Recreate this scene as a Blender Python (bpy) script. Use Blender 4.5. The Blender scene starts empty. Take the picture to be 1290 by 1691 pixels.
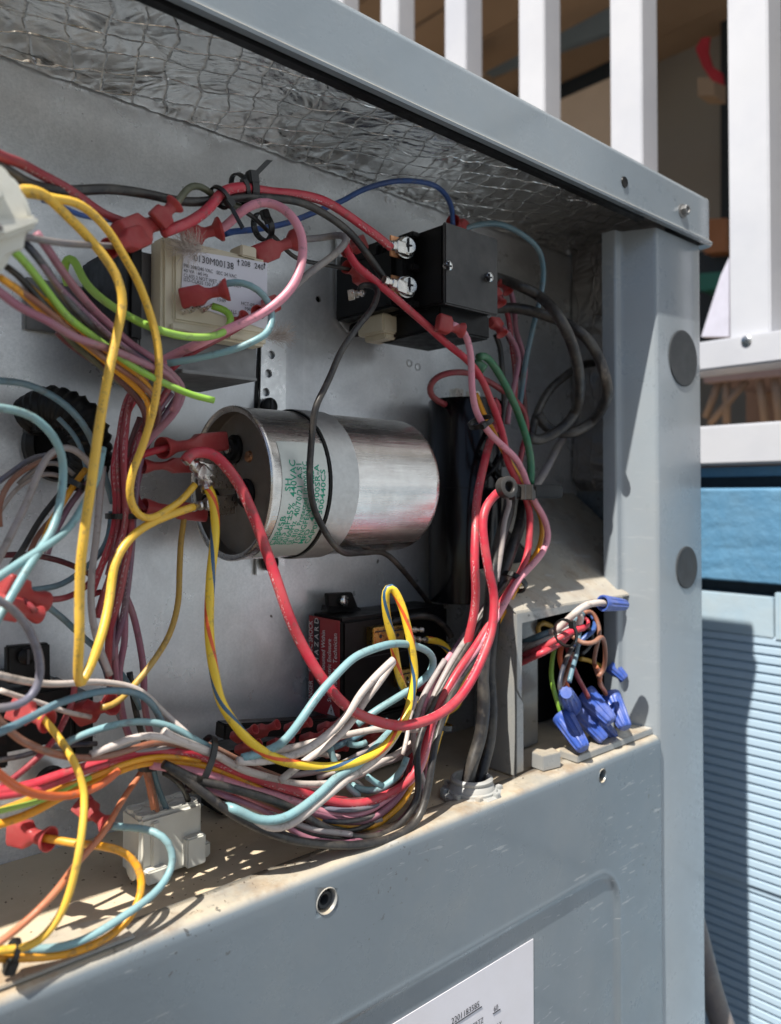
import bpy, bmesh, math, random
from mathutils import Vector, Matrix, noise
random.seed(7)
R = math.radians
# ------------------------------------------------------------------ camera, world, sun, exposure
FPX, U0, V0 = 1300.0, 645.0, 794.0
TH = math.atan(1435/1300.0); PH = R(1.15)
CF = Vector((math.cos(TH)*math.cos(PH), math.sin(TH)*math.cos(PH), math.sin(PH)))
CR_ = Vector((math.sin(TH), -math.cos(TH), 0))
CU = CR_.cross(CF)
scene = bpy.context.scene
col = scene.collection
cam = bpy.data.cameras.new('camera'); camo = bpy.data.objects.new('camera', cam); col.objects.link(camo)
camo.matrix_world = Matrix((CR_, CU, -CF)).transposed().to_4x4()
cam.sensor_fit = 'AUTO'; cam.sensor_width = 36; cam.lens = FPX/1691*36
cam.shift_y = -(845.5-V0)/1691; cam.clip_start = 0.01; cam.clip_end = 200
cam.dof.use_dof = True; cam.dof.focus_distance = 0.33; cam.dof.aperture_fstop = 11
scene.camera = camo
w = bpy.data.worlds.new('World'); scene.world = w; w.use_nodes = True
nt = w.node_tree; bg = nt.nodes['Background']
sky = nt.nodes.new('ShaderNodeTexSky'); sky.sky_type = 'NISHITA'; sky.sun_disc = False
SUN = Vector((.6, .17, -1)).normalized()
sky.sun_elevation = math.asin(-SUN.z); sky.sun_rotation = math.atan2(-SUN.x, -SUN.y)
nt.links.new(sky.outputs[0], bg.inputs[0]); bg.inputs[1].default_value = 0.055
sl = bpy.data.lights.new('sun', 'SUN'); sl.energy = 5.0; sl.angle = R(.53); sl.color = (1, .95, .87)
so = bpy.data.objects.new('sun', sl); col.objects.link(so); so.rotation_euler = SUN.to_track_quat('-Z', 'Y').to_euler()
so.location = (-2, -1, 3)
vs = scene.view_settings; vs.view_transform = 'Standard'; vs.look = 'None'; vs.gamma = 1; vs.use_curve_mapping = False
vs.exposure = 0.74

YB, YF, ZT, ZF = .325, .235, .174, -.139
def ray(u, v): return CF + CR_*((u-U0)/FPX) + CU*((V0-v)/FPX)
def P(u, v, d):                       # d = millimetres in front of the compartment's back panel
    r = ray(u, v); return r*((YB-d/1000)/r.y)
def PX(u, v, X): r = ray(u, v); return r*(X/r.x)
def PZ(u, v, Z): r = ray(u, v); return r*(Z/r.z)
def depth(p): return p.dot(CF)

# ------------------------------------------------------------------ object helpers
ORG = {}
def tag(o, label=None, cat=None, group=None, kind=None):
    if label: o['label'] = label
    if cat: o['category'] = cat
    if group: o['group'] = group
    if kind: o['kind'] = kind
    return o
def empty(name, loc, label, cat, group=None):
    o = bpy.data.objects.new(name, None); col.objects.link(o); o.location = loc
    o.empty_display_size = .01
    ORG[o.name] = Vector(loc); return tag(o, label, cat, group)
def link(name, me, mat, parent=None, org=None, smooth=False):
    """me holds world coordinates"""
    if parent: base = ORG[parent.name]
    else: base = Vector((0, 0, 0))
    if org is None:
        if parent is None or True:
            xs = [v.co for v in me.vertices]
            org = Vector(((min(c.x for c in xs)+max(c.x for c in xs))/2, (min(c.y for c in xs)+max(c.y for c in xs))/2, min(c.z for c in xs)))
    me.transform(Matrix.Translation(-org))
    o = bpy.data.objects.new(name, me); col.objects.link(o)
    if parent: o.parent = parent
    o.location = org-base; ORG[o.name] = org
    if mat:
        for m in (mat if isinstance(mat, (list, tuple)) else [mat]): me.materials.append(m)
    if smooth:
        for p in me.polygons: p.use_smooth = True
    return o
def mesh_pd(name, vs_, fs, mat, parent=None, smooth=False, uv=None):
    me = bpy.data.meshes.new(name); me.from_pydata([tuple(v) for v in vs_], [], fs)
    if uv:
        l = me.uv_layers.new(name='UVMap')
        for p in me.polygons:
            for k, li in enumerate(p.loop_indices): l.data[li].uv = uv[p.index][k]
    me.update(); return link(name, me, mat, parent, smooth=smooth)
def bm_obj(name, bm, mat, parent=None, smooth=False, bev=0, seg=2):
    if bev:
        bmesh.ops.bevel(bm, geom=bm.edges[:], offset=bev, segments=seg, affect='EDGES', clamp_overlap=True)
    bmesh.ops.recalc_face_normals(bm, faces=bm.faces[:])
    me = bpy.data.meshes.new(name); bm.to_mesh(me); bm.free()
    o = link(name, me, mat, parent, smooth=smooth)
    return o
def bm_box(bm, x0, x1, y0, y1, z0, z1):
    vs_ = [bm.verts.new((x, y, z)) for x in (x0, x1) for y in (y0, y1) for z in (z0, z1)]
    for f in ((0,1,3,2),(4,6,7,5),(0,4,5,1),(2,3,7,6),(0,2,6,4),(1,5,7,3)): bm.faces.new([vs_[i] for i in f])
def box(name, x0, x1, y0, y1, z0, z1, mat, parent=None, bev=0, seg=2):
    bm = bmesh.new(); bm_box(bm, x0, x1, y0, y1, z0, z1); return bm_obj(name, bm, mat, parent, bev=bev, seg=seg)
def frame_of(ax):
    ax = ax.normalized(); up = Vector((0, 0, 1)) if abs(ax.z) < .9 else Vector((0, 1, 0))
    a = ax.cross(up).normalized(); b = ax.cross(a).normalized(); return ax, a, b
def bm_lathe(bm, p0, ax, prof, n=24, caps=(True, True)):
    """prof = [(along, radius)...]"""
    ax, a, b = frame_of(ax); rings = []
    for (t, r) in prof:
        rings.append([bm.verts.new(p0+ax*t+(a*math.cos(2*math.pi*k/n)+b*math.sin(2*math.pi*k/n))*r) for k in range(n)])
    for i in range(len(rings)-1):
        for k in range(n): bm.faces.new((rings[i][k], rings[i][(k+1) % n], rings[i+1][(k+1) % n], rings[i+1][k]))
    if caps[0]: bm.faces.new(rings[0][::-1])
    if caps[1]: bm.faces.new(rings[-1])
def lathe(name, p0, ax, prof, mat, parent=None, n=24, caps=(True, True), smooth=True):
    bm = bmesh.new(); bm_lathe(bm, p0, ax, prof, n, caps)
    o = bm_obj(name, bm, mat, parent, smooth=smooth); sharp(o); return o
def sharp(o, ang=40):
    me = o.data; bm = bmesh.new(); bm.from_mesh(me)
    for e in bm.edges:
        if len(e.link_faces) == 2 and e.calc_face_angle(0) > R(ang): e.smooth = False
    bm.to_mesh(me); bm.free()
def smooth_pts(pts, step=.0022):
    """Catmull-Rom through pts, resampled"""
    out = []; n = len(pts)
    for i in range(n-1):
        p1, p2 = pts[i], pts[i+1]
        p0 = pts[i-1] if i else p1*2-p2
        p3 = pts[i+2] if i+2 < n else p2*2-p1
        m = max(2, int((p2-p1).length/step))
        t0 = (p2-p0)*.5; t3 = (p3-p1)*.5
        L = (p2-p1).length                       # keep tangents from overshooting
        if t0.length > L*1.3: t0 *= L*1.3/t0.length
        if t3.length > L*1.3: t3 *= L*1.3/t3.length
        for k in range(m):
            s = k/m; s2 = s*s; s3 = s2*s
            out.append(p1*(2*s3-3*s2+1)+t0*(s3-2*s2+s)+p2*(-2*s3+3*s2)+t3*(s3-s2))
    out.append(pts[-1].copy())
    for _ in range(2):
        out = [out[0]]+[(out[i-1]+out[i]*2+out[i+1])/4 for i in range(1, len(out)-1)]+[out[-1]]
    return out
def tube(name, path, r, mat, parent=None, n=12, rfun=None, caps=True):
    vs_, fs, uv = [], [], []
    t = (path[1]-path[0]).normalized(); _, a, b = frame_of(t); L = 0; Ls = []
    for i, p in enumerate(path):
        tn = (path[min(i+1, len(path)-1)]-path[max(i-1, 0)])
        tn = tn.normalized() if tn.length > 1e-9 else t
        q = t.rotation_difference(tn); a = q @ a; t = tn; a = (a-t*a.dot(t)).normalized(); b = t.cross(a)
        if i: L += (p-path[i-1]).length
        Ls.append(L); rr = r*(rfun(i/(len(path)-1)) if rfun else 1)
        for k in range(n):
            an = 2*math.pi*k/n; vs_.append(p+(a*math.cos(an)+b*math.sin(an))*rr)
    for i in range(len(path)-1):
        for k in range(n):
            k2 = (k+1) % n
            fs.append((i*n+k, i*n+k2, (i+1)*n+k2, (i+1)*n+k))
            uv.append(((Ls[i], k/n), (Ls[i], (k+1)/n), (Ls[i+1], (k+1)/n), (Ls[i+1], k/n)))
    if caps:
        fs.append(tuple(range(n))[::-1]); uv.append([(0, 0)]*n)
        m = (len(path)-1)*n; fs.append(tuple(m+k for k in range(n))); uv.append([(L, 0)]*n)
    return mesh_pd(name, vs_, fs, mat, parent, smooth=True, uv=uv)
def prism(name, pts, off, mat, parent=None, bev=0):
    """polygon of world points extruded by vector off"""
    bm = bmesh.new(); a = [bm.verts.new(p) for p in pts]; b = [bm.verts.new(p+off) for p in pts]
    bm.faces.new(a); bm.faces.new(b[::-1]); n = len(pts)
    for i in range(n): bm.faces.new((a[i], b[i], b[(i+1) % n], a[(i+1) % n]))
    return bm_obj(name, bm, mat, parent, bev=bev)
def cut(o, cutters):
    """boolean holes; cutters = list of (p0, axis, length, radius, squash)"""
    bm = bmesh.new()
    org = ORG[o.name]
    for (p, ax, L, r) in cutters: bm_lathe(bm, p-org, ax, [(0, r), (L, r)], 20)
    bmesh.ops.recalc_face_normals(bm, faces=bm.faces[:])
    me = bpy.data.meshes.new('cutter'); bm.to_mesh(me); bm.free()
    c = bpy.data.objects.new('cutter', me); col.objects.link(c)
    par = o.parent; loc = o.location.copy(); o.parent = None; o.location = (0, 0, 0)
    md = o.modifiers.new('b', 'BOOLEAN'); md.object = c; md.operation = 'DIFFERENCE'; md.solver = 'EXACT'
    dg = bpy.context.evaluated_depsgraph_get(); dg.update()
    nm = bpy.data.meshes.new_from_object(o.evaluated_get(dg)); o.modifiers.clear()
    if len(nm.polygons) > 4: o.data = nm
    o.parent = par; o.location = loc
    bpy.data.objects.remove(c)
def text(parent, s, size, org, xd, yd, mat, align='LEFT', name='lettering', wrap=None, sx=1.0, bold=0, fit=None):
    cu = bpy.data.curves.new('t', 'FONT'); cu.body = s; cu.size = size; cu.align_x = align; cu.offset = bold; cu.resolution_u = 2
    to = bpy.data.objects.new('t', cu); col.objects.link(to)
    dg = bpy.context.evaluated_depsgraph_get(); dg.update()
    me = bpy.data.meshes.new_from_object(to.evaluated_get(dg)); bpy.data.objects.remove(to)
    if not me.vertices: return None
    me.materials.clear()
    if fit:
        w_ = max(v.co.x for v in me.vertices); sx = fit/w_
    if wrap:
        me.transform(Matrix.Diagonal((sx, 1, 1, 1)))
        for v in me.vertices: v.co = wrap(v.co.x, v.co.y)
    else:
        xd = xd.normalized(); yd = yd.normalized(); nn = xd.cross(yd)
        for v in me.vertices: v.co = org+xd*v.co.x*sx+yd*v.co.y+nn*.00015
    return link(name, me, mat, parent)

# ------------------------------------------------------------------ materials
def new_mat(name):
    m = bpy.data.materials.new(name); m.use_nodes = True; nt = m.node_tree
    return m, nt, nt.nodes['Principled BSDF']
def N(nt, typ, **kw):
    n = nt.nodes.new(typ)
    for k, v in kw.items():
        if k.startswith('i_'): n.inputs[k[2:].replace('_', ' ')].default_value = v
        else: setattr(n, k, v)
    return n
def noise_n(nt, vec, scale, detail=4, rough=.55, dist=0):
    n = N(nt, 'ShaderNodeTexNoise'); n.inputs['Scale'].default_value = scale; n.inputs['Detail'].default_value = detail
    n.inputs['Roughness'].default_value = rough; n.inputs['Distortion'].default_value = dist
    nt.links.new(vec, n.inputs['Vector']); return n.outputs['Fac']
def ramp(nt, fac, stops):
    n = N(nt, 'ShaderNodeValToRGB'); cr = n.color_ramp
    while len(cr.elements) < len(stops): cr.elements.new(.5)
    for e, (p, c) in zip(cr.elements, stops):
        e.position = p; e.color = (c, c, c, 1) if isinstance(c, (int, float)) else (*c, 1)
    nt.links.new(fac, n.inputs[0]); return n.outputs[0]
def mixc(nt, fac, a, b):
    n = N(nt, 'ShaderNodeMix', data_type='RGBA')
    for i, v in ((0, fac), (6, a), (7, b)):
        if isinstance(v, (int, float)): n.inputs[i].default_value = v
        elif isinstance(v, tuple): n.inputs[i].default_value = (*v, 1)
        else: nt.links.new(v, n.inputs[i])
    return n.outputs[2]
def math_n(nt, op, a, b=None, c=None):
    n = N(nt, 'ShaderNodeMath', operation=op)
    for i, v in enumerate((a, b, c)):
        if v is None: continue
        if isinstance(v, (int, float)): n.inputs[i].default_value = v
        else: nt.links.new(v, n.inputs[i])
    return n.outputs[0]
def bumpn(nt, h, strength, dist, normal=None):
    n = N(nt, 'ShaderNodeBump'); n.inputs['Strength'].default_value = strength; n.inputs['Distance'].default_value = dist
    nt.links.new(h, n.inputs['Height'])
    if normal: nt.links.new(normal, n.inputs['Normal'])
    return n.outputs[0]
def pos(nt): return N(nt, 'ShaderNodeNewGeometry').outputs['Position']
def mat(name, c, rough=.5, metal=0, var=.15, vs_=60, bump=0, bs=400, bd=.0002, dirt=0, dirtc=(.30, .25, .17), dsc=45, coat=0, spec=.45):
    m, nt, b = new_mat(name); p = pos(nt)
    n1 = noise_n(nt, p, vs_, 5)
    cc = mixc(nt, n1, tuple(x*(1-var) for x in c), tuple(min(1, x*(1+var)) for x in c))
    if dirt:
        d = ramp(nt, noise_n(nt, p, dsc, 6, .65), ((.42, 0), (.75, dirt))); cc = mixc(nt, d, cc, dirtc)
    nt.links.new(cc, b.inputs['Base Color'])
    r = ramp(nt, noise_n(nt, p, vs_*2.3, 4), ((.3, max(0, rough-.1)), (.7, min(1, rough+.12)))); nt.links.new(r, b.inputs['Roughness'])
    b.inputs['Metallic'].default_value = metal; b.inputs['Coat Weight'].default_value = coat
    b.inputs['Specular IOR Level'].default_value = spec
    if bump: nt.links.new(bumpn(nt, noise_n(nt, p, bs, 3), bump, bd), b.inputs['Normal'])
    return m
def wire_mat(name, c, dirt=.25, rough=.38, ink=None, stripes=None):
    m, nt, b = new_mat(name); p = pos(nt)
    uv = N(nt, 'ShaderNodeTexCoord').outputs['UV']; sp = N(nt, 'ShaderNodeSeparateXYZ'); nt.links.new(uv, sp.inputs[0])
    cc = mixc(nt, noise_n(nt, p, 90, 3), tuple(x*.85 for x in c), tuple(min(1, x*1.12) for x in c))
    if stripes:
        t = math_n(nt, 'FRACT', math_n(nt, 'ADD', sp.outputs[1], math_n(nt, 'MULTIPLY', sp.outputs[0], 19.0)))
        for lo, hi, sc in stripes:
            f = math_n(nt, 'MULTIPLY', math_n(nt, 'GREATER_THAN', t, lo), math_n(nt, 'LESS_THAN', t, hi)); cc = mixc(nt, f, cc, sc)
    if ink:
        cb = N(nt, 'ShaderNodeCombineXYZ'); nt.links.new(math_n(nt, 'MULTIPLY', sp.outputs[0], 900.), cb.inputs[0]); nt.links.new(math_n(nt, 'MULTIPLY', sp.outputs[1], 18.), cb.inputs[1])
        mk = ramp(nt, noise_n(nt, cb.outputs[0], 1.0, 2), ((.52, 0), (.58, 1)))
        av = math_n(nt, 'FRACT', math_n(nt, 'ADD', math_n(nt, 'MULTIPLY', sp.outputs[1], 2.0), .2))
        band = math_n(nt, 'LESS_THAN', math_n(nt, 'ABSOLUTE', math_n(nt, 'SUBTRACT', av, .5)), .1)
        gate = math_n(nt, 'GREATER_THAN', math_n(nt, 'FRACT', math_n(nt, 'MULTIPLY', sp.outputs[0], 22.)), .35)
        cc = mixc(nt, math_n(nt, 'MULTIPLY', math_n(nt, 'MULTIPLY', mk, band), math_n(nt, 'MULTIPLY', gate, .45)), cc, ink)
    if dirt:
        d = ramp(nt, noise_n(nt, p, 70, 6, .7), ((.42, 0), (.72, min(1, dirt*1.5)))); cc = mixc(nt, d, cc, (.34, .29, .22))
        sm = ramp(nt, noise_n(nt, p, 240, 4, .7), ((.56, 0), (.66, .45))); cc = mixc(nt, sm, cc, (.10, .085, .07))
    nt.links.new(cc, b.inputs['Base Color'])
    nt.links.new(ramp(nt, noise_n(nt, p, 160, 4), ((.3, rough-.08), (.7, rough+.2))), b.inputs['Roughness'])
    nt.links.new(bumpn(nt, noise_n(nt, p, 500, 4), .25, .0003), b.inputs['Normal'])
    return m
INKW, INKB = (.7, .7, .7), (.08, .06, .04)
WM = dict(
 red=wire_mat('red_insulation', (.50, .025, .05), .15, ink=INKW), dred=wire_mat('dark_red_insulation', (.27, .02, .035), .15, ink=INKW),
 maroon=wire_mat('maroon_insulation', (.12, .022, .03), .2), yellow=wire_mat('yellow_insulation', (.78, .47, .05), .12, ink=INKB),
 oyellow=wire_mat('ochre_insulation', (.50, .30, .045), .2, ink=INKB), orange=wire_mat('orange_yellow_insulation', (.75, .33, .01), .12),
 pink=wire_mat('pink_insulation', (.66, .26, .33), .15), mauve=wire_mat('mauve_insulation', (.30, .11, .16), .2),
 purple=wire_mat('purple_insulation', (.17, .08, .13), .2, ink=INKW), green=wire_mat('lime_green_insulation', (.26, .48, .06), .15),
 dgreen=wire_mat('dark_green_insulation', (.02, .16, .07), .2), teal=wire_mat('pale_teal_insulation', (.20, .36, .39), .18),
 dteal=wire_mat('slate_teal_insulation', (.10, .19, .24), .2), blue=wire_mat('blue_insulation', (.03, .09, .30), .1),
 white=wire_mat('cream_insulation', (.56, .49, .45), .25), grey=wire_mat('grey_insulation', (.17, .155, .16), .35),
 lgrey=wire_mat('light_grey_insulation', (.33, .29, .29), .3), slate=wire_mat('slate_insulation', (.13, .13, .18), .3),
 black=wire_mat('black_insulation', (.009, .009, .010), .12, .34), bgrey=wire_mat('dusty_black_insulation', (.015, .0145, .016), .14, .36),
 brown=wire_mat('brown_insulation', (.26, .10, .06), .3), obrown=wire_mat('orange_brown_insulation', (.50, .17, .08), .15),
 orred=wire_mat('orange_red_insulation', (.62, .12, .03), .12), navy=wire_mat('navy_insulation', (.025, .03, .05), .35),
 olive=wire_mat('olive_insulation', (.08, .09, .05), .3),
 stripe=wire_mat('yellow_insulation_with_red_and_blue_spiral', (.82, .55, .03), .06, stripes=((.02, .15, (.70, .10, .02)), (.5, .63, (.03, .10, .20)))),
)
# painted steel
def paint_mat(name, c, dust=.2, scr=1, dustc=(.42, .36, .27), coat=.6):
    m, nt, b = new_mat(name); p = pos(nt)
    cc = mixc(nt, noise_n(nt, p, 14, 5), tuple(x*.86 for x in c), tuple(x*1.14 for x in c))
    d = ramp(nt, noise_n(nt, p, 24, 8, .7), ((.45, 0), (.8, dust))); cc = mixc(nt, d, cc, dustc)
    gn = N(nt, 'ShaderNodeSeparateXYZ'); nt.links.new(N(nt, 'ShaderNodeNewGeometry').outputs['Normal'], gn.inputs[0])
    up = math_n(nt, 'MULTIPLY', ramp(nt, gn.outputs[2], ((.45, 0), (.9, 1))), ramp(nt, noise_n(nt, p, 50, 6, .7), ((.3, .45), (.6, .9))))
    cc = mixc(nt, up, cc, mixc(nt, ramp(nt, noise_n(nt, p, 60, 5, .7), ((.48, 0), (.66, .8))), (.52, .45, .34), (.36, .24, .13)))
    # sparse chips and scuffs
    mp = N(nt, 'ShaderNodeMapping'); nt.links.new(p, mp.inputs[0]); mp.inputs['Rotation'].default_value = (0, R(-14), 0); mp.inputs['Scale'].default_value = (60, 60, 420)
    s1 = ramp(nt, noise_n(nt, mp.outputs[0], 1, 3, .6), ((.62, 0), (.66, 1)))
    s2 = ramp(nt, noise_n(nt, p, 11, 2), ((.54, 0), (.64, 1)))
    cc = mixc(nt, math_n(nt, 'MULTIPLY', math_n(nt, 'MULTIPLY', s1, s2), .40*scr), cc, (.55, .56, .56))
    s3 = ramp(nt, noise_n(nt, p, 330, 3, .6), ((.63, 0), (.66, 1))); s4 = ramp(nt, noise_n(nt, p, 17, 2, .5, .6), ((.56, 0), (.66, 1)))
    cc = mixc(nt, math_n(nt, 'MULTIPLY', math_n(nt, 'MULTIPLY', s3, s4), .8*scr), cc, (.05, .05, .05))
    nt.links.new(cc, b.inputs['Base Color'])
    nt.links.new(ramp(nt, noise_n(nt, p, 35, 6, .65), ((.35, .22), (.75, .5))), b.inputs['Roughness'])
    b.inputs['Coat Weight'].default_value = coat; b.inputs['Coat Roughness'].default_value = .12
    nt.links.new(bumpn(nt, noise_n(nt, p, 500, 2), .10, .0004), b.inputs['Normal'])
    return m
M = {}
M['paint'] = paint_mat('grey_blue_paint', (.130, .162, .190), .10)
M['paint2'] = paint_mat('pale_grey_paint', (.225, .265, .298), .12, .4)
M['paint3'] = paint_mat('post_grey_paint', (.26, .295, .325), .12, .3)
M['paint_in'] = paint_mat('grey_paint_inner', (.27, .275, .27), .55)
M['tray'] = mat('dusty_tray_paint', (.58, .48, .34), .8, 0, .18, 40, .3, 900, .0003, .5, (.34, .24, .13), 30)
def galv():
    m, nt, b = new_mat('galvanised_steel'); p = pos(nt)
    n1 = noise_n(nt, p, 900, 3, .7); n2 = noise_n(nt, p, 9, 5, .6)
    c = mixc(nt, ramp(nt, n1, ((.3, .0), (.7, 1.))), (.66, .69, .71), (.88, .90, .92))
    c = mixc(nt, ramp(nt, n2, ((.35, .0), (.65, .85))), c, (.50, .51, .52))
    c = mixc(nt, ramp(nt, noise_n(nt, p, 30, 6, .7, .5), ((.55, .0), (.72, .35))), c, (.96, .97, .98))
    sp = ramp(nt, noise_n(nt, p, 160, 2), ((.74, 0), (.77, 1))); c = mixc(nt, sp, c, (.12, .11, .10))
    mp = N(nt, 'ShaderNodeMapping'); nt.links.new(p, mp.inputs[0]); mp.inputs['Scale'].default_value = (500, 1, 14)
    c = mixc(nt, ramp(nt, noise_n(nt, mp.outputs[0], 1, 3), ((.6, 0), (.8, .3))), c, (.8, .8, .8))
    nt.links.new(c, b.inputs['Base Color']); b.inputs['Metallic'].default_value = .5
    nt.links.new(ramp(nt, noise_n(nt, p, 60, 5), ((.3, .25), (.7, .37))), b.inputs['Roughness'])
    h = noise_n(nt, p, 13, 3); nn = bumpn(nt, h, .28, .004)
    nt.links.new(bumpn(nt, n1, .08, .0003, nn), b.inputs['Normal'])
    return m
M['galv'] = galv()
def foil(name, c, rough=.24, metal=.95, k=1):
    m, nt, b = new_mat(name); p = pos(nt)
    mp = N(nt, 'ShaderNodeMapping'); nt.links.new(p, mp.inputs[0]); mp.inputs['Rotation'].default_value = (0, 0, R(20))
    sp = N(nt, 'ShaderNodeSeparateXYZ'); nt.links.new(mp.outputs[0], sp.inputs[0])
    wob = math_n(nt, 'MULTIPLY', noise_n(nt, p, 28, 3), .016)
    def line(o, per):
        f = math_n(nt, 'FRACT', math_n(nt, 'MULTIPLY', math_n(nt, 'ADD', o, wob), 1/per))
        return ramp(nt, math_n(nt, 'ABSOLUTE', math_n(nt, 'SUBTRACT', f, .5)), ((0, 1), (.05, 0)))
    scr = math_n(nt, 'MAXIMUM', line(sp.outputs[0], .0125), line(sp.outputs[1], .0125))
    n2 = noise_n(nt, p, 55, 6, .6, 1.2)
    cc = mixc(nt, ramp(nt, noise_n(nt, p, 20, 5), ((.3, 0), (.7, 1))), tuple(x*.7 for x in c), c)
    cc = mixc(nt, math_n(nt, 'MULTIPLY', scr, .2), cc, tuple(x*.3 for x in c))
    nt.links.new(cc, b.inputs['Base Color']); b.inputs['Metallic'].default_value = metal
    nt.links.new(ramp(nt, noise_n(nt, p, 50, 4), ((.3, rough-.06), (.7, rough+.14))), b.inputs['Roughness'])
    vor = N(nt, 'ShaderNodeTexVoronoi', feature='DISTANCE_TO_EDGE'); vor.inputs['Scale'].default_value = 45
    dv = N(nt, 'ShaderNodeVectorMath', operation='ADD'); nt.links.new(p, dv.inputs[0])
    nz = N(nt, 'ShaderNodeTexNoise'); nz.inputs['Scale'].default_value = 30; nt.links.new(p, nz.inputs['Vector'])
    sc = N(nt, 'ShaderNodeVectorMath', operation='SCALE'); nt.links.new(nz.outputs['Color'], sc.inputs[0]); sc.inputs['Scale'].default_value = .03
    nt.links.new(sc.outputs[0], dv.inputs[1]); nt.links.new(dv.outputs[0], vor.inputs['Vector'])
    cre = ramp(nt, vor.outputs['Distance'], ((0, 1), (.08, 0)))
    n_0 = bumpn(nt, noise_n(nt, p, 24, 3, .6, 1.), .55*k, .012); n_a = bumpn(nt, n2, .3*k, .004, n_0); n_b = bumpn(nt, scr, .75*k, .0007, n_a); n_c = bumpn(nt, cre, .25*k, .0008, n_b)
    nt.links.new(n_c, b.inputs['Normal']); return m
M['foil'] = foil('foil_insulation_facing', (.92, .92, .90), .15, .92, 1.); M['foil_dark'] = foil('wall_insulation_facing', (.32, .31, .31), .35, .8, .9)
M['fibre'] = mat('insulation_fibre_edge', (.5, .5, .46), .9, 0, .3, 200, .5, 900, .001)
M['black'] = mat('black_plastic', (.0055, .0055, .006), .4, 0, .2, 80, .15, 600, .0002, .03, (.2, .18, .15), spec=.22)
M['blackgrey'] = mat('worn_black_plastic', (.024, .023, .023), .42, 0, .25, 50, .2, 500, .0003, .25, (.2, .18, .16))
M['cream'] = mat('cream_nylon', (.62, .56, .42), .45, 0, .1, 60, .1, 300, .0002, .3, (.4, .3, .18))
M['white_nylon'] = mat('white_nylon', (.66, .66, .60), .4, 0, .1, 60, .1, 300, .0002, .3, (.35, .28, .18))
M['core'] = mat('steel_core', (.2, .2, .2), .5, .6, .25, 90, .2, 900, .0003)
M['label'] = mat('white_label_paper', (.68, .67, .72), .55, 0, .04, 60, 0, 1, 0, .15, (.5, .46, .42))
M['ink'] = mat('black_ink', (.03, .03, .035), .6, 0, .1)
M['greenink'] = mat('green_ink', (.02, .33, .20), .6, 0, .15)
M['whiteink'] = mat('white_ink', (.75, .72, .72), .6, 0, .05)
M['redlabel'] = mat('red_warning_label', (.36, .02, .03), .42, 0, .12, 60, 0, 1, 0, .12)
M['screw'] = mat('zinc_screw', (.62, .62, .60), .25, 1, .15, 200)
M['brass'] = mat('brass', (.65, .45, .15), .3, 1, .2, 200)
M['tin'] = mat('tinned_terminal', (.60, .57, .53), .3, 1, .25, 200, .3, 700, .0004)
M['copper'] = mat('copper', (.6, .3, .16), .35, 1, .2, 200)
M['plug'] = mat('dark_grey_plug', (.05, .054, .058), .6, 0, .1, spec=.25)
M['wnut'] = mat('blue_wire_nut_plastic', (.035, .085, .36), .35, 0, .2, 120, .1, 400, .0002, .3, (.4, .38, .36), 90)
M['white_paint'] = mat('white_railing_paint', (.50, .51, .545), .5, 0, .08, 8, .15, 30, .002, .5, (.36, .38, .45), 7)
M['strap'] = mat('bright_strap_steel', (.70, .71, .71), .34, .85, .1, 200)
M['house'] = mat('added_wall_paint', (.46, .51, .56), .6, 0, .06, 9)
M['tie'] = mat('black_nylon', (.012, .012, .012), .32, 0, .2)
M['grey_pvc'] = mat('grey_fitting', (.36, .37, .36), .5, 0, .1, 60, .2, 300, .0003, .6, (.42, .34, .25))
def capmetal():
    m, nt, b = new_mat('capacitor_can_aluminium'); p = pos(nt)
    mp = N(nt, 'ShaderNodeMapping'); nt.links.new(p, mp.inputs[0]); mp.inputs['Scale'].default_value = (12, 260, 260)
    st = noise_n(nt, mp.outputs[0], 1, 5, .7)
    c = mixc(nt, ramp(nt, noise_n(nt, p, 60, 5, .7), ((.35, 0), (.75, 1))), (.62, .59, .56), (.84, .82, .79))
    d = ramp(nt, noise_n(nt, p, 38, 6, .7), ((.5, 0), (.75, .5))); c = mixc(nt, d, c, (.30, .25, .20))
    nt.links.new(c, b.inputs['Base Color']); b.inputs['Metallic'].default_value = .95
    nt.links.new(ramp(nt, st, ((.3, .14), (.7, .34))), b.inputs['Roughness'])
    nt.links.new(bumpn(nt, st, .35, .0006), b.inputs['Normal']); return m
M['can'] = capmetal()
M['can_end'] = mat('capacitor_end_cap', (.24, .215, .19), .42, .6, .4, 50, .4, 120, .001, .4, (.28, .2, .13))
def rplast():
    m, nt, b = new_mat('red_translucent_vinyl'); p = pos(nt)
    c = mixc(nt, noise_n(nt, p, 120, 4), (.38, .035, .045), (.62, .13, .12))
    d = ramp(nt, noise_n(nt, p, 90, 6, .7), ((.5, 0), (.8, .3))); c = mixc(nt, d, c, (.6, .35, .3))
    nt.links.new(c, b.inputs['Base Color']); b.inputs['Roughness'].default_value = .3
    b.inputs['Transmission Weight'].default_value = .38; b.inputs['IOR'].default_value = 1.3
    b.inputs['Subsurface Weight'].default_value = .3; b.inputs['Subsurface Radius'].default_value = (.004, .001, .001); b.inputs['Subsurface Scale'].default_value = 1
    return m
M['rplast'] = rplast()
# ================================================================== setting
def sheet(name, x0, x1, y0, y1, z, m):
    return mesh_pd(name, [(x0, y0, z), (x1, y0, z), (x1, y1, z), (x0, y1, z)], [(0, 1, 2, 3)], m)
M['gravel'] = mat('dusty_ground', (.11, .10, .09), .95, 0, .3, 12, .6, 60, .01)
g = sheet('ground', -30, 40, -30, 40, -.85, M['gravel']); tag(g, kind='structure')

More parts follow.
